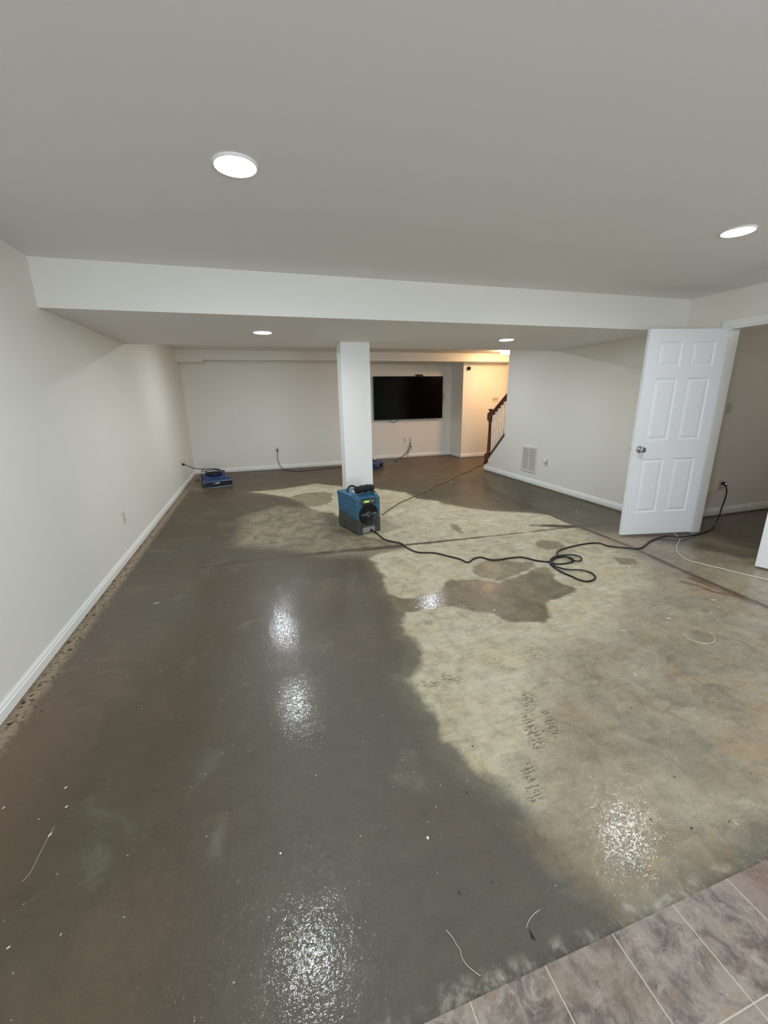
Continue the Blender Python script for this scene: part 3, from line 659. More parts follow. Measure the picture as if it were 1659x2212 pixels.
# ================================================================== AIR MOVERS
def air_mover():
    r = empty('air_mover', (0, 0, 0))
    W, D = 0.40, 0.44
    b = MB()
    prof = [(0.05, 0.012), (0.40, 0.012), (0.44, 0.05), (0.44, 0.15), (0.40, 0.195), (0.22, 0.20), (0.10, 0.16), (0.05, 0.115)]
    b.prism([(0.02, y, z) for y, z in prof], (W-0.04, 0, 0), bev=0.014)
    b.prism([(0.0, y, z) for y, z in [(0.06, 0.0), (0.12, 0.0), (0.13, 0.012), (0.36, 0.012), (0.37, 0), (0.42, 0.0), (0.445, 0.03), (0.44, 0.17), (0.41, 0.20), (0.38, 0.19), (0.36, 0.06), (0.10, 0.05), (0.06, 0.03)]], (0.022, 0, 0), bev=0.005)
    b.prism([(W-0.022, y, z) for y, z in [(0.06, 0.0), (0.12, 0.0), (0.13, 0.012), (0.36, 0.012), (0.37, 0), (0.42, 0.0), (0.445, 0.03), (0.44, 0.17), (0.41, 0.20), (0.38, 0.19), (0.36, 0.06), (0.10, 0.05), (0.06, 0.03)]], (0.022, 0, 0), bev=0.005)
    b.lathe([(0.02, -0.03), (0.02, 0.03), (0.034, 0.03), (0.034, -0.03), (0.02, -0.03)], 20, 0, Matrix.Translation((W-0.02, 0.41, 0.19)) @ Matrix.Rotation(math.pi/2, 4, 'Y'))
    b.build('housing', M['navy'], r)
    mo = MB()   # flared outlet: four lips round a dark throat
    x0, x1 = 0.0, W+0.05
    mo.prism([(x0, y, z) for y, z in [(-0.02, 0.085), (0.09, 0.135), (0.09, 0.15), (-0.02, 0.115), (-0.03, 0.10)]], (x1-x0, 0, 0), bev=0.004)
    mo.prism([(x0, y, z) for y, z in [(-0.03, 0.0), (0.10, 0.0), (0.10, 0.02), (-0.02, 0.014)]], (x1-x0, 0, 0), bev=0.003)
    for xx in (x0, x1-0.014):
        mo.prism([(xx, y, z) for y, z in [(-0.028, 0.005), (0.10, 0.005), (0.10, 0.14), (-0.025, 0.105)]], (0.014, 0, 0), bev=0.004)
    mo.build('outlet', M['navy'], r)
    MB().box((0.012, -0.004, 0.015), (x1-0.012, 0.09, 0.10)).build('throat', M['navyd'], r)
    MB().lathe([(0, 0), (0.022, 0), (0.024, 0.12), (0, 0.12)], 24, 0, Matrix.Translation((0.13, 0.0, 0.068)) @ Matrix.Rotation(math.pi/2, 4, 'Y')).build('blower_wheel', M['chrome'], r)
    c = MB(); mt = Matrix.Translation((W/2, 0.27, 0.193))
    c.lathe([(0.105, 0.0), (0.150, 0.0), (0.148, 0.018), (0.140, 0.026), (0.125, 0.022), (0.110, 0.004), (0.105, 0.0)], 44, 0, mt)
    co_ = c.build('intake_ring', M['navyd'], r)
    g = MB()
    for rr in (0.03, 0.055, 0.08, 0.105):
        g.tube([(W/2+rr*math.cos(a), 0.27+rr*math.sin(a), 0.206) for a in np.linspace(0, 2*math.pi, 33)], 0.002, 5, 1, 0, False)
    for a in np.linspace(0, math.pi, 5)[:-1]:
        g.tube([(W/2+0.12*math.cos(a), 0.27+0.12*math.sin(a), 0.208), (W/2-0.12*math.cos(a), 0.27-0.12*math.sin(a), 0.208)], 0.002, 5, 1, 0, False)
    g.build('intake_grille', M['blackp'], co_)
    MB().tube([(0.09, 0.38, 0.20), (0.10, 0.42, 0.235), (0.20, 0.44, 0.245), (0.30, 0.42, 0.235), (0.31, 0.38, 0.20)], 0.009, 8, 6).build('carry_handle', M['navyd'], r)
    return r
am = air_mover(); am.location = (-0.94, 7.53, 0); am.rotation_euler.z = math.radians(14)
tag(am, 'navy blue low air mover on the floor in the far left corner', 'air mover', 'navy air movers on the floor')
lb = MB().box((-0.004, 0.10, 0.055), (-0.001, 0.16, 0.12)).build('side_label', M['label'], am)
am2 = copy_thing(am, (2.26, 8.10, 0), math.radians(53))
am2.location = (2.275, 8.145, 0)
tag(am2, 'air mover with a white label, mostly hidden behind the column', 'air mover', 'navy air movers on the floor')
a2r = am2.rotation_euler.z
MB().prism([(0.30, 0.115, 0.172), (0.415, 0.115, 0.172), (0.415, 0.20, 0.203), (0.30, 0.20, 0.203)], (0, 0, 0.0025)).build('top_label', M['label'], am2)

# ================================================================== TELEVISION
tvy = 9.58
TV = empty('television', (3.58, YT, 1.437)); tag(TV, 'large black flat television mounted on the recessed wall', 'television')
t_ = MB(); t_.box((-0.885, -0.075, -0.497), (0.885, -0.035, 0.497), bev=0.004); tvb = t_.build('bezel', M['blackp'], TV)
MB().box((-0.873, -0.0768, -0.483), (0.873, -0.0752, 0.485)).build('screen', M['screen'], TV)
MB().box((-0.35, -0.035, -0.2), (0.35, -0.001, 0.2)).build('wall_mount', M['blackp'], TV)
tag(MB().box((-0.885, -0.0772, -0.499), (0.885, -0.0752, -0.484)).build('bottom_strip', M['blackp'], TV), None)
wc = MB(); wc.box((-0.09, -0.03, 0.0), (0.09, 0.03, 0.038), bev=0.006); wc.box((-0.05, -0.036, 0.008), (0.05, -0.028, 0.028), bev=0.003)
tag(wc.build('sensor_bar', M['blackp'], None, (3.848, YT-0.055, 1.9345)), 'small black sensor bar perched on the top edge of the television', 'sensor')
zz = MB(); zz.tube([at(840, 906, 1, YT-0.05), at(844, 911, 1, YT-0.05), at(849, 912.5, 1, YT-0.05), at(856, 910, 1, YT-0.05), at(859, 905, 1, YT-0.05)], 0.006, 6, 6)
tag(zz.build('television_cable', M['black']), 'short black cable looping under the television', 'cable')
zz = MB(); zz.tube([at(956, 848, 1, YT-0.05), at(958.5, 855, 1, YT-0.05), at(958.5, 862, 1, YT-0.05), at(956, 869, 1, YT-0.05)], 0.005, 6, 6)
tag(zz.build('television_cable', M['black']), 'thin black cable bowing out at the right edge of the television', 'cable')
# small black camera high on the stair foot wall
cm = empty('wall_camera', (4.846, YW, 2.075)); tag(cm, 'small black camera high on the wall under the far soffit', 'camera')
MB().box((-0.037, -0.055, -0.037), (0.037, -0.001, 0.037), bev=0.012).build('housing', M['blackp'], cm)
MB().lathe([(0, 0), (0.025, 0), (0.027, 0.006), (0, 0.012)], 20, 0, Matrix.Translation((0, -0.055, 0)) @ R90).build('lens', M['screen'], cm)

# ================================================================== PLATES, OUTLETS
def plate_rot(n):   # local -Y faces the room
    return {'left': math.pi/2, 'right': -math.pi/2, 'back': 0.0}[n]
def cover(name, loc, side, kind, w=0.074, h=0.118):
    r = empty(name, loc, plate_rot(side))
    MB().box((-w/2, -0.006, -h/2), (w/2, -0.0005, h/2), bev=0.002).build('cover_plate', M['plate'], r)
    if kind == 'outlet':
        for dz in (0.024, -0.024):
            f = MB().box((-0.017, -0.009, dz-0.014), (0.017, -0.0055, dz+0.014), bev=0.002).build('receptacle', M['plate'], r)
            MB().box((-0.008, -0.0096, dz-0.002), (-0.005, -0.0088, dz+0.007)).box((0.005, -0.0096, dz-0.002), (0.008, -0.0088, dz+0.007)).box((-0.002, -0.0096, dz-0.010), (0.002, -0.0088, dz-0.006)).build('slots', M['slot'], f)
    if kind.startswith('switch'):
        n = int(kind[6:] or 1)
        for k in range(n):
            x = (k-(n-1)/2)*0.046
            MB().box((x-0.006, -0.0095, -0.012), (x+0.006, -0.0055, 0.012)).box((x-0.004, -0.020, 0.0), (x+0.004, -0.009, 0.010), 0, 0.001).build('toggle', M['slot' if n > 1 else 'plate'], r)
    if kind == 'coax':
        MB().lathe([(0, 0), (0.006, 0), (0.005, 0.012), (0, 0.012)], 12, 0, Matrix.Translation((0, -0.006, 0)) @ R90).build('jack', M['chrome'], r)
    return r
tag(cover('wall_plate', (XL, 4.316, 0.404), 'left', 'outlet'), 'unused outlet low on the left wall, nearest the viewer', 'outlet')
oL = at(392, 1003, 0, XL)
tag(cover('wall_outlet', (XL, oL.y, 0.43), 'left', 'outlet'), 'outlet on the left wall feeding the corner air mover', 'outlet')
tag(cover('wall_outlet', (0.384, YB, 0.425), 'back', 'outlet'), 'outlet on the far wall with a dark cord plugged in', 'outlet')
tag(cover('wall_plate', (3.489, YT, 0.425), 'back', 'outlet'), 'left of the two wall plates under the television', 'outlet')
tag(cover('cable_plate', (3.636, YT, 0.43), 'back', 'coax'), 'right of the two wall plates under the television, cables hanging', 'wall plate')
tag(cover('light_switch', (5.60, YW, 1.372), 'back', 'switch3', 0.166, 0.118), 'three toggle light switch plate on the warm wall above the handrail', 'light switch')
tag(cover('wall_outlet', (XR, 5.457, 0.420), 'right', 'outlet'), 'outlet on the right wall beside the vent grille', 'outlet')
tag(cover('light_switch', (5.131, YQ, 1.275), 'back', 'switch1'), 'single light switch in the side room right of the open door', 'light switch')
so = cover('wall_outlet', (5.245, YQ, 0.385), 'back', 'outlet'); tag(so, 'outlet in the side room with the glowing red plug', 'outlet')
# white plug-in on the right wall
nl = MB(); nl.box((-0.024, -0.045, 0.0), (0.024, -0.010, 0.048), bev=0.010)
tag(nl.build('plug_in_freshener', M['trim'], None, (XR, 5.462, 0.424), -math.pi/2), 'white plug-in device in the right wall outlet', 'plug')
# ---- return air grille
VG = empty('vent_grille', (XR, 5.897, 0.409), -math.pi/2); tag(VG, 'white return air grille low on the right wall', 'vent')
vw, vh = 0.41, 0.43
f = MB()
f.box((-vw/2, -0.012, -vh/2), (vw/2, -0.0005, -vh/2+0.032), 0, 0.003); f.box((-vw/2, -0.012, vh/2-0.032), (vw/2, -0.0005, vh/2), 0, 0.003)
f.box((-vw/2, -0.012, -vh/2+0.03), (-vw/2+0.032, -0.0005, vh/2-0.03), 0, 0.003); f.box((vw/2-0.032, -0.012, -vh/2+0.03), (vw/2, -0.0005, vh/2-0.03), 0, 0.003)
f.box((-0.006, -0.011, -vh/2+0.03), (0.006, -0.0005, vh/2-0.03))
f.build('frame', M['grille'], VG)
MB().box((-vw/2+0.03, -0.0015, -vh/2+0.03), (vw/2-0.03, -0.0005, vh/2-0.03)).build('backing', M['slot'], VG)
lv = MB()
for k in range(26):
    z = -vh/2+0.04+k*(vh-0.08)/25
    lv.box((-vw/2+0.03, -0.007, -0.0008), (vw/2-0.03, 0.006, 0.0008), 0, 0, Matrix.Translation((0, -0.006, z)) @ Matrix.Rotation(math.radians(35), 4, 'X'))
lv.build('louvres', M['grille'], VG)

# ================================================================== STAIRS
st = MB()
rise, run = 0.19, 0.25; NS = 11
y0 = 7.35
pts = [(0, y0, 0)]
z = 0; y = y0
for k in range(NS):
    z += rise; pts.append((0, y, z)); y -= run; pts.append((0, y, z))
pts.append((0, y, 0))
st.prism([(XR+T+0.002, p[1], p[2]) for p in pts], (XO-XR-T-0.004, 0, 0))
struct(st.build('stairs', M['wood']), 'wooden stair flight behind the right wall', 'stairs')
RL = empty('stair_railing', (XR+0.06, 7.25, 0.1)); tag(RL, 'dark wood stair railing with white balusters at the end of the right wall', 'railing')
xc = XR+0.045
def rl(mb, name, material, label=None):
    o = mb.build(name, material, RL, (-RL.location.x, -RL.location.y, -RL.location.z))
    if label: o['label'] = label
    return o
A_, B_ = at(1047, 988, 0, XR+0.01), at(1089, 940, 0, XR+0.01)
# shoe rail capping the knee wall
slope = (0.742-0.168)/(YE-7.27)
sh = MB(); sh.prism([(xc-0.06, YE+0.001, 0.742), (xc-0.06, 7.345, 0.100), (xc-0.06, 7.345, 0.150), (xc-0.06, YE+0.001, 0.782)], (0.125, 0, 0), bev=0.004)
rl(sh, 'shoe_rail', M['wood'])
# newel: square foot, slim turned shaft, square head, cap
ny = 7.262; nw = 0.045
n = MB()
n.prism([(xc-0.05, ny-0.07, 0.165), (xc-0.05, ny+0.078, 0.10), (xc-0.05, ny+0.078, 0.335), (xc-0.05, ny-0.05, 0.335)], (0.10, 0, 0), bev=0.004)
n.lathe([(0.0, 0.335), (0.047, 0.335), (0.044, 0.36), (0.034, 0.40), (0.036, 0.42), (0.030, 0.70), (0.026, 0.90), (0.034, 0.915), (0.026, 0.93), (0.030, 0.96), (0.046, 0.99), (0.0, 0.99)], 24, 0, Matrix.Translation((xc, ny+0.004, 0)))
n.box((xc-0.048, ny-0.044, 0.985), (xc+0.048, ny+0.052, 1.13), 0, 0.010)
n.lathe([(0.0, 1.125), (0.044, 1.125), (0.040, 1.145), (0.022, 1.155), (0.026, 1.175), (0.046, 1.19), (0.046, 1.20), (0.02, 1.212), (0.0, 1.214)], 24, 0, Matrix.Translation((xc, ny+0.004, 0)))
rl(n, 'newel_post', M['wood'])
h0, h1 = (7.22, 1.108), (YE+0.001, 1.49)
hr = MB(); a = Vector((0, h1[0]-h0[0], h1[1]-h0[1])).normalized(); nn = Vector((0, -a.z, a.y))
if nn.z < 0: nn = -nn
base = Vector((xc, h0[0], h0[1]))
sec = [(-0.022, -0.045), (0.022, -0.045), (0.024, -0.02), (0.034, 0.0), (0.034, 0.018), (0.020, 0.032), (-0.020, 0.032), (-0.034, 0.018), (-0.034, 0.0), (-0.024, -0.02)]
hr.prism([base + Vector((u, 0, 0)) + nn*w_ for u, w_ in sec], a*((Vector((0, h1[0]-h0[0], h1[1]-h0[1]))).length))
rl(hr, 'handrail', M['wood'])
for k in range(6):
    by = 7.165-k*0.091
    fr = (by-7.22)/(YE-7.22)
    zb = 0.150+(0.782-0.150)*((by-7.345)/(YE-7.345)); zt = 1.108+fr*(1.49-1.108)-0.035
    b = MB(); b.box((xc-0.015, by-0.015, zb-0.012), (xc+0.015, by+0.015, zb+0.16), 0, 0.002)
    b.lathe([(0, zb+0.155), (0.014, zb+0.16), (0.010, zb+0.175), (0.0145, zb+0.20), (0.011, zb+0.22), (0.013, zb+0.30), (0.0085, zt-0.16), (0.0085, zt-0.02), (0, zt)], 14, 0, Matrix.Translation((xc, by, 0)))
    b.box((xc-0.012, by-0.012, zt-0.14), (xc+0.012, by+0.012, zt+0.01), 0, 0.001)
    o = rl(b, 'baluster', M['trim'], 'white turned baluster')

# ================================================================== CORDS
def fpts(px, z=0.006): return [at(x, y, 2, z) for x, y in px]
cord_px = C7([(45,86),(60,95),(100,125),(160,138),(185,155),(230,175),(300,178),(350,190),(400,202),(435,216),(460,201),(490,196),(540,207),(620,197),(660,196),(710,208),(765,214)])
loops = C7([(790,200),(830,193),(860,200),(866,212),(840,220),(800,223),(774,216),(782,202),(815,193),(855,191),(890,198),(899,210),(885,217),(858,212),(835,200),(800,196),(777,206),(771,220),(785,235),
            (820,257),(860,274),(890,288),(920,294),(947,288),(955,275),(938,259),(900,253),(840,250),(795,238),(774,222),(790,204),(800,190),(799,178),(815,165),(860,152),(920,140),(970,138),(1010,150),(1080,157),(1132,160),(1155,150),(1180,130),(1225,115),(1262,115),(1300,118),(1345,110)])
P = fpts(cord_px, 0.0085)
P[0] = DH.matrix_basis @ Vector((0.175, -0.02, 0.024))
lp = fpts(loops, 0.0085)
for i, q in enumerate(lp):
    q.z = 0.0085 + (0.012 if 7 <= i <= 16 else 0.0) + (0.010 if 26 <= i <= 32 else 0.0)
P += lp
lp_end = P[-6:]
for q, dz in zip(P[-4:], (0.004, 0.010, 0.012, 0.006)): q.z += dz
P += [at(1504, 1155, 2, .0075), at(1521.5, 1149.5, 2, .0075), at(1531.6, 1146, 2, .0075), at(1540.5, 1138.5, 2, .010)]
e = Vector((5.245, YQ-0.06, 0.385)); s_ = P[-1].copy()
# the hanging part: depth grows from the floor point to the plug
hang = [(1544, 1131, 3.20), (1551, 1121, 3.23), (1555, 1110.5, 3.24), (1559, 1098, 3.25), (1563, 1086.5, 3.25), (1567.7, 1072.5, 3.25), (1570, 1060.5, 3.26), (1568, 1052, 3.29), (1563, 1045, 3.32)]
for x, y, yy in hang: P.append(at(x, y, 1, yy))
P.append(Vector((5.262, YQ-0.062, 0.388)))
CO = empty('power_cord', (P[0].x, P[0].y, 0)); tag(CO, 'black power cord running from the dehumidifier, looped on the floor, to the side room', 'cord')
c_ = MB().tube(P, 0.0074, 8, 5); c_.build('cable', M['black'], CO, (-P[0].x, -P[0].y, 0))
pg = MB().box((5.230, YQ-0.055, 0.392), (5.262, YQ-0.0105, 0.424), 0, 0.006); pg.build('plug', M['blackp'], CO, (-P[0].x, -P[0].y, 0))
gl = MB().lathe([(0, 0), (0.008, 0), (0.008, 0.004), (0, 0.006)], 12, 0, Matrix.Translation((5.240, YQ-0.055, 0.402)) @ R90)
tag(gl.build('indicator_light', M['redlamp'], CO, (-P[0].x, -P[0].y, 0)), 'glowing red indicator')
# brown drain hose towards the stair foot
hp = fpts([(826,1112),(836,1104),(848,1096),(862,1087),(880,1079),(893,1073),(905,1067),(920,1061),(932,1055),(938,1050),(955,1044),(968,1038),(982,1031),(998,1023),(1016,1016),(1028,1008),(1042,1004.5),(1046,1001)], 0.008)
tag(MB().tube(hp, 0.0075, 7, 5).build('drain_hose', M['hose']), 'thin brown hose running across the floor from the dehumidifier to the stair foot', 'hose')
# white cable at the doorway
C5 = lambda p: crop(p, 1180, 1140, 3.463)
wp = fpts(C5([(952,40),(970,56),(988,70),(1000,88),(985,115),(974,145),(982,185),(1010,212),(1060,243),(1150,266),(1230,288),(1300,302),(1400,328),(1500,352),(1600,376),(1700,400)]), 0.005)
tag(MB().tube(wp, 0.0045, 7, 5).build('white_cable', M['whitecable']), 'thin white cable curving over the floor from under the open door', 'cable')
# corner air mover cord
Q = lambda x, y: (370+x/9.76, 940+y/9.76)
pl_ = empty('blower_cord', (XL, oL.y, 0.41)); tag(pl_, 'black cord from the left wall outlet to the corner air mover', 'cord')
cp = [Vector((XL+0.045, oL.y, 0.413)), at(*Q(330,645), 1, 7.78), at(*Q(400,665), 1, 7.82), at(*Q(500,705), 1, 7.90), at(*Q(640,716), 1, 7.96), at(*Q(760,712), 1, 7.98), at(*Q(870,706), 1, 7.99), at(*Q(980,716), 1, 7.98), at(*Q(1060,735), 1, 7.97)]
def prel(mb, name, material, root): return mb.build(name, material, root, tuple(-v for v in root.location))
prel(MB().tube(cp, 0.006, 7, 6), 'cable', M['black'], pl_)
prel(MB().box((XL+0.0105, oL.y-0.018, 0.393), (XL+0.05, oL.y+0.018, 0.43), 0, 0.006), 'plug', M['blackp'], pl_)
cw = MB().tube([at(*Q(1040,745), 1, 7.95), at(*Q(940,722), 1, 7.93), at(*Q(820,738), 1, 7.93), at(*Q(700,760), 1, 7.9), at(*Q(640,770), 1, 7.85), at(*Q(650,735), 1, 7.9), at(*Q(700,722), 1, 7.93), at(*Q(800,712), 1, 7.95)], 0.006, 7, 6)
prel(cw, 'cable_wrap', M['black'], pl_)
lo = MB().tube([at(*Q(610,955), 2, 0.03), at(*Q(560,962), 2, 0.012), at(*Q(515,958), 2, 0.008), at(*Q(520,940), 2, 0.02), at(*Q(560,930), 2, 0.04), at(*Q(600,930), 2, 0.06)], 0.006, 7, 6)
prel(lo, 'cable_loop', M['black'], pl_)
# far wall cord to the hidden air mover
bc = empty('far_wall_cord', (0.384, YB, 0.4)); tag(bc, 'dark cord hanging from the far wall outlet and running behind the column', 'cord')
C1 = lambda x, y: (350+x/3.318, 680+y/3.318)
pts = [Vector((0.384, YB-0.04, 0.412)), at(*C1(830,990), 1, YB-0.05), at(*C1(826,1010), 1, YB-0.05), at(*C1(833,1050), 1, YB-0.05), at(*C1(850,1085), 1, YB-0.06), at(*C1(870,1103), 1, YB-0.10)]
pts += [at(*C1(900,1115), 2, 0.007), at(*C1(960,1121), 2, 0.007), at(*C1(1030,1117), 2, 0.007), at(*C1(1120,1108), 2, 0.007), at(*C1(1200,1100), 2, 0.007), at(*C1(1290,1093), 2, 0.007), at(770, 1008, 2, 0.007), Vector((2.05, 8.5, 0.02))]
prel(MB().tube(pts, 0.0058, 7, 6), 'cable', M['black'], bc)
prel(MB().box((0.368, YB-0.045, 0.40), (0.400, YB-0.0105, 0.432), 0, 0.006), 'plug', M['blackp'], bc)
# bundle of media cables under the television
mbn = empty('media_cables', (3.63, YT, 0.4)); tag(mbn, 'tangle of media cables hanging from the plate under the television', 'cable')
C8 = lambda x, y: (820+x/6.91, 930+y/6.91)
def fpts(px, z=0.006):
    o = [at(x, y, 2, z) for x, y in px]
    for q in o: q.y = min(q.y, YT-0.05)
    return o
def hangc(pp, yy): return [at(*C8(*p), 1, YT-0.02-0.05*k) for k, p in enumerate(pp)] if yy is None else [at(*C8(*p), 1, yy) for p in pp]
prel(MB().tube(hangc([(455,175),(450,215),(430,280),(400,330),(360,365),(310,405)], YT-0.05) + fpts([C8(270,425), C8(240,455)], 0.008), 0.006, 6, 5), 'cable', M['greycable'], mbn)
prel(MB().tube(hangc([(458,180),(462,220),(470,250),(472,275)], YT-0.04), 0.006, 6, 5), 'cable', M['black'], mbn)
prel(MB().tube(hangc([(452,185),(445,240),(425,300),(385,350),(340,385)], YT-0.06) + fpts([C8(290,415), C8(240,405), C8(245,440)], 0.008), 0.005, 6, 5), 'cable', M['black'], mbn)
prel(MB().tube(hangc([(460,200),(455,270),(430,340)], YT-0.05) + fpts([C8(400,395), C8(350,410), C8(300,428)], 0.008), 0.005, 6, 5), 'cable', M['greycable'], mbn)
prel(MB().tube(hangc([(450,180),(440,290),(415,345)], YT-0.04) + fpts([C8(380,380), C8(330,395), C8(270,408), C8(230,425)], 0.008), 0.005, 6, 5), 'cable', M['whitecable'], mbn)
prel(MB().box(tuple(at(*C8(236,455), 2, 0.0)-Vector((0.02, 0.03, -0.001))), tuple(at(*C8(236,455), 2, 0.0)+Vector((0.03, 0.03, 0.022))), 0, 0.003), 'connector', M['blackp'], mbn)

# ================================================================== DEBRIS
def flake(px, py, L, Wd, rot, material, name, label, cat, group=None, th=0.0016, z=0.0006, n=9):
    p = at(px, py, 2, 0.0); base = 0.004 if p.y < YTILE else 0.0
    rnd = random.Random(int(px*7+py)); pts = []
    for k in range(n):
        a = 2*math.pi*k/n; r = rnd.uniform(0.7, 1.15)
        pts.append((L/2*r*math.cos(a), Wd/2*r*math.sin(a), 0))
    o = MB().prism(pts, (0, 0, th)).build(name, material, None, (p.x, p.y, base+z), rot)
    return tag(o, label, cat, group)
G = 'paint chips on the concrete'
flake(338, 1303, 0.045, 0.010, 0.1, M['sticker'], 'paint_chip', 'long pale paint chip on the dark floor, left of centre', 'paint chip', G)
flake(924, 1811, 0.011, 0.011, 0.1, M['label'], 'paint_chip', 'round white chip on the wet floor near the bottom centre', 'paint chip', G)
flake(606, 1844, 0.007, 0.007, 0.4, M['label'], 'paint_chip', 'tiny white chip left of the round one on the wet floor', 'paint chip', G)
flake(142, 1702, 0.012, 0.005, 0.9, M['label'], 'paint_chip', 'white chip by the lower left, upper of a close pair', 'paint chip', G)
flake(144, 1743, 0.010, 0.006, 0.5, M['label'], 'paint_chip', 'white chip by the lower left, lower of a close pair', 'paint chip', G)
flake(19, 2047, 0.010, 0.005, 0.6, M['label'], 'paint_chip', 'white chip at the bottom left corner of the floor', 'paint chip', G)
flake(8, 1745, 0.012, 0.005, 0.9, M['label'], 'paint_chip', 'white chip at the left frame edge above the bottom corner', 'paint chip', G)
flake(108, 1804, 0.014, 0.005, 1.0, M['label'], 'paint_chip', 'white chip at the top of the long scratch, lower left', 'paint chip', G)
flake(1444, 1336, 0.032, 0.010, -0.5, M['sticker'], 'paint_chip', 'largest of the white flakes below the brown joint at right', 'paint chip', G)
flake(1438, 1323, 0.014, 0.004, 0.4, M['sticker'], 'paint_chip', 'narrow white flake just above the largest flake at right', 'paint chip', G)
flake(1441, 1345, 0.018, 0.004, 0.2, M['sticker'], 'paint_chip', 'narrow white flake just below the largest flake at right', 'paint chip', G)
flake(1541, 1296, 0.030, 0.010, -0.5, M['sticker'], 'paint_chip', 'pale chip beside the rusty joint near the right edge', 'paint chip', G)
flake(1536, 1323, 0.020, 0.005, 0.0, M['label'], 'paint_chip', 'short white sliver below the pale chip near the right edge', 'paint chip', G)
flake(1347, 1362, 0.026, 0.010, -0.6, M['sticker'], 'paint_chip', 'white smudge like chip right of the dry concrete field', 'paint chip', G)
flake(1068, 1318, 0.020, 0.012, 0.9, M['sticker'], 'paint_chip', 'pale chip on the edge of the dark puddle', 'paint chip', G)
flake(973, 1041, 0.06, 0.016, 0.1, M['label'], 'paint_chip', 'white scrap on the far floor beside the brown hose', 'paint chip', G)
flake(1372, 1457, 0.012, 0.009, -0.2, M['label'], 'paint_chip', 'bright chip in the brown slurry on the right', 'paint chip', G)
flake(992, 1929, 0.010, 0.005, 1.5, M['leaf'], 'seed_husk', 'small brown husk on the wet floor above the tile edge', 'debris', th=0.003)
tri = at(1148, 2022, 2, 0)
ts = MB().prism([(0.004, 0.016, 0), (0.005, -0.012, 0), (-0.001, -0.006, 0), (-0.005, -0.005, 0), (0.0, 0.004, 0)], (0, 0, 0.0015)).build('rubber_scrap', M['scrap'], None, (tri.x, tri.y, 0.0006))
tag(ts, 'black triangular scrap on the wet floor above the tile edge', 'debris')
flake(1008, 1712, 0.010, 0.003, -0.6, M['scrap'], 'wood_splinter', 'short dark splinter beside the dry field tip', 'debris')
flake(1494, 1790, 0.008, 0.007, 0.2, M['scrap'], 'dirt_clump', 'dark crumb on the slurry near the right edge', 'debris')
flake(1021, 1612, 0.007, 0.007, 0, M['scrap'], 'screw_head', 'small round dark dot on the dry concrete field', 'debris')
flake(1575, 1775, 0.010, 0.0022, 1.3, M['scrap'], 'wood_splinter', 'thin dark splinter near the right edge of the floor', 'debris')
flake(907, 1602, 0.014, 0.0015, 1.4, M['scrap'], 'wood_splinter', 'thin dark sliver on the wet floor left of the dry field', 'debris')
flake(698, 1141, 0.04, 0.012, 0.1, M['scrap'], 'dirt_clump', 'dark crumb left of the dehumidifier, nearer the viewer', 'debris')
def thread(px, r, material, name, label, cat, z=0.0016):
    tag(MB().tube(fpts(px, z), r, 5, 5).build(name, material), label, cat)
thread([(964,2009),(978,2026),(986,2040),(994,2052),(997,2066),(1008,2084),(1024,2098),(1038,2108)], 0.0009, M['whitecable'], 'carpet_thread', 'long pale thread on the wet floor beside the tile edge', 'thread')
thread([(1137,2004),(1142,1990),(1152,1976),(1166,1965)], 0.0007, M['whitecable'], 'carpet_thread', 'short pale thread above the black triangular scrap', 'thread')
thread([(1474,1367),(1488,1380),(1510,1388),(1532,1390),(1544,1384),(1542,1373),(1528,1364)], 0.0022, M['whitecable'], 'carpet_thread', 'curled white thread forming an open loop at the right', 'thread')
thread([(118,1784),(106,1806),(94,1828),(80,1856),(66,1884),(48,1904)], 0.0006, M['whitecable'], 'carpet_thread', 'straight pale thread running to the lower left corner', 'thread')
thread([(1584,1771),(1588,1778),(1596,1781)], 0.0012, M['label'], 'carpet_thread', 'tiny hooked white fibre near the right frame edge', 'thread')
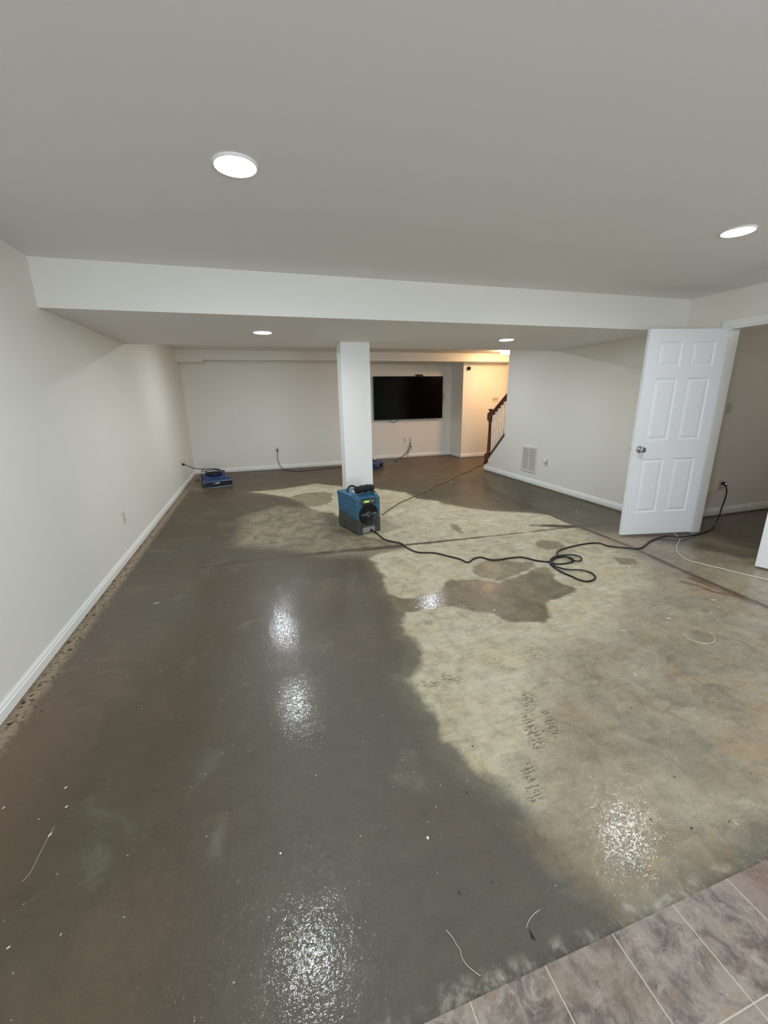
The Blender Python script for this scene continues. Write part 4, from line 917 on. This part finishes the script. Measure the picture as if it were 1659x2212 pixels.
# uncountable specks scattered over the slurry (stuff)
sp = MB(); rnd = random.Random(3); lx = []
def speck(x, y, s, a, mi):
    pts = [(x+s*math.cos(a+q)*(1.6 if k % 2 == 0 else 0.6), y+s*math.sin(a+q)*(1.6 if k % 2 == 0 else 0.6)) for k, q in enumerate((0, math.pi/2, math.pi, 3*math.pi/2))]
    v_ = [sp.bm.verts.new((p[0], p[1], 0.0007)) for p in pts]; w_ = [sp.bm.verts.new((p[0], p[1], 0.0018)) for p in pts]
    fs = [sp.bm.faces.new(w_)] + [sp.bm.faces.new((v_[k], v_[(k+1) % 4], w_[(k+1) % 4], w_[k])) for k in range(4)]
    for f_ in fs: f_.material_index = mi
for k in range(240):
    x = rnd.uniform(0.9, 3.6); y = rnd.uniform(0.75, 3.3)
    speck(x, y, rnd.uniform(0.001, 0.0028)*(1+y*0.35), rnd.uniform(0, 6), 0 if rnd.random() < 0.75 else 1)
for k in range(55):
    x = rnd.uniform(-1.1, 1.0); y = rnd.uniform(0.62, 3.3)
    speck(x, y, rnd.uniform(0.0008, 0.002)*(1+y*0.3), rnd.uniform(0, 6), 0 if rnd.random() < 0.7 else 1)
for k in range(60):
    x = rnd.uniform(0.3, 4.1); y = rnd.uniform(3.3, 7)
    speck(x, y, rnd.uniform(0.003, 0.007), rnd.uniform(0, 6), 0 if rnd.random() < 0.6 else 1)
tag(sp.build('floor_specks', [M['sticker'], M['scrap']]), 'scatter of tiny paint and dirt specks over the concrete', 'debris', kind='stuff')
gr_ = MB()
for k in range(420):
    y = rnd.uniform(0.75, 8.6); x = XL+0.015+abs(rnd.gauss(0.0, 0.045)); s = rnd.uniform(0.002, 0.006)
    if x > XL+0.16: continue
    v_ = [gr_.bm.verts.new((x+s*math.cos(a)*rnd.uniform(.6, 1.8), y+s*math.sin(a)*rnd.uniform(.6, 1.8), 0.0006)) for a in (0, 1.3, 2.6, 3.9, 5.2)]
    top = gr_.bm.verts.new((x, y, 0.0006+s*0.6))
    for q in range(5):
        f_ = gr_.bm.faces.new((v_[q], v_[(q+1) % 5], top)); f_.material_index = 0 if rnd.random() < 0.6 else 1
tag(gr_.build('wall_grit', [M['leaf'], M['filter']]), 'crumbs of grit along the foot of the left wall', 'debris', kind='stuff')
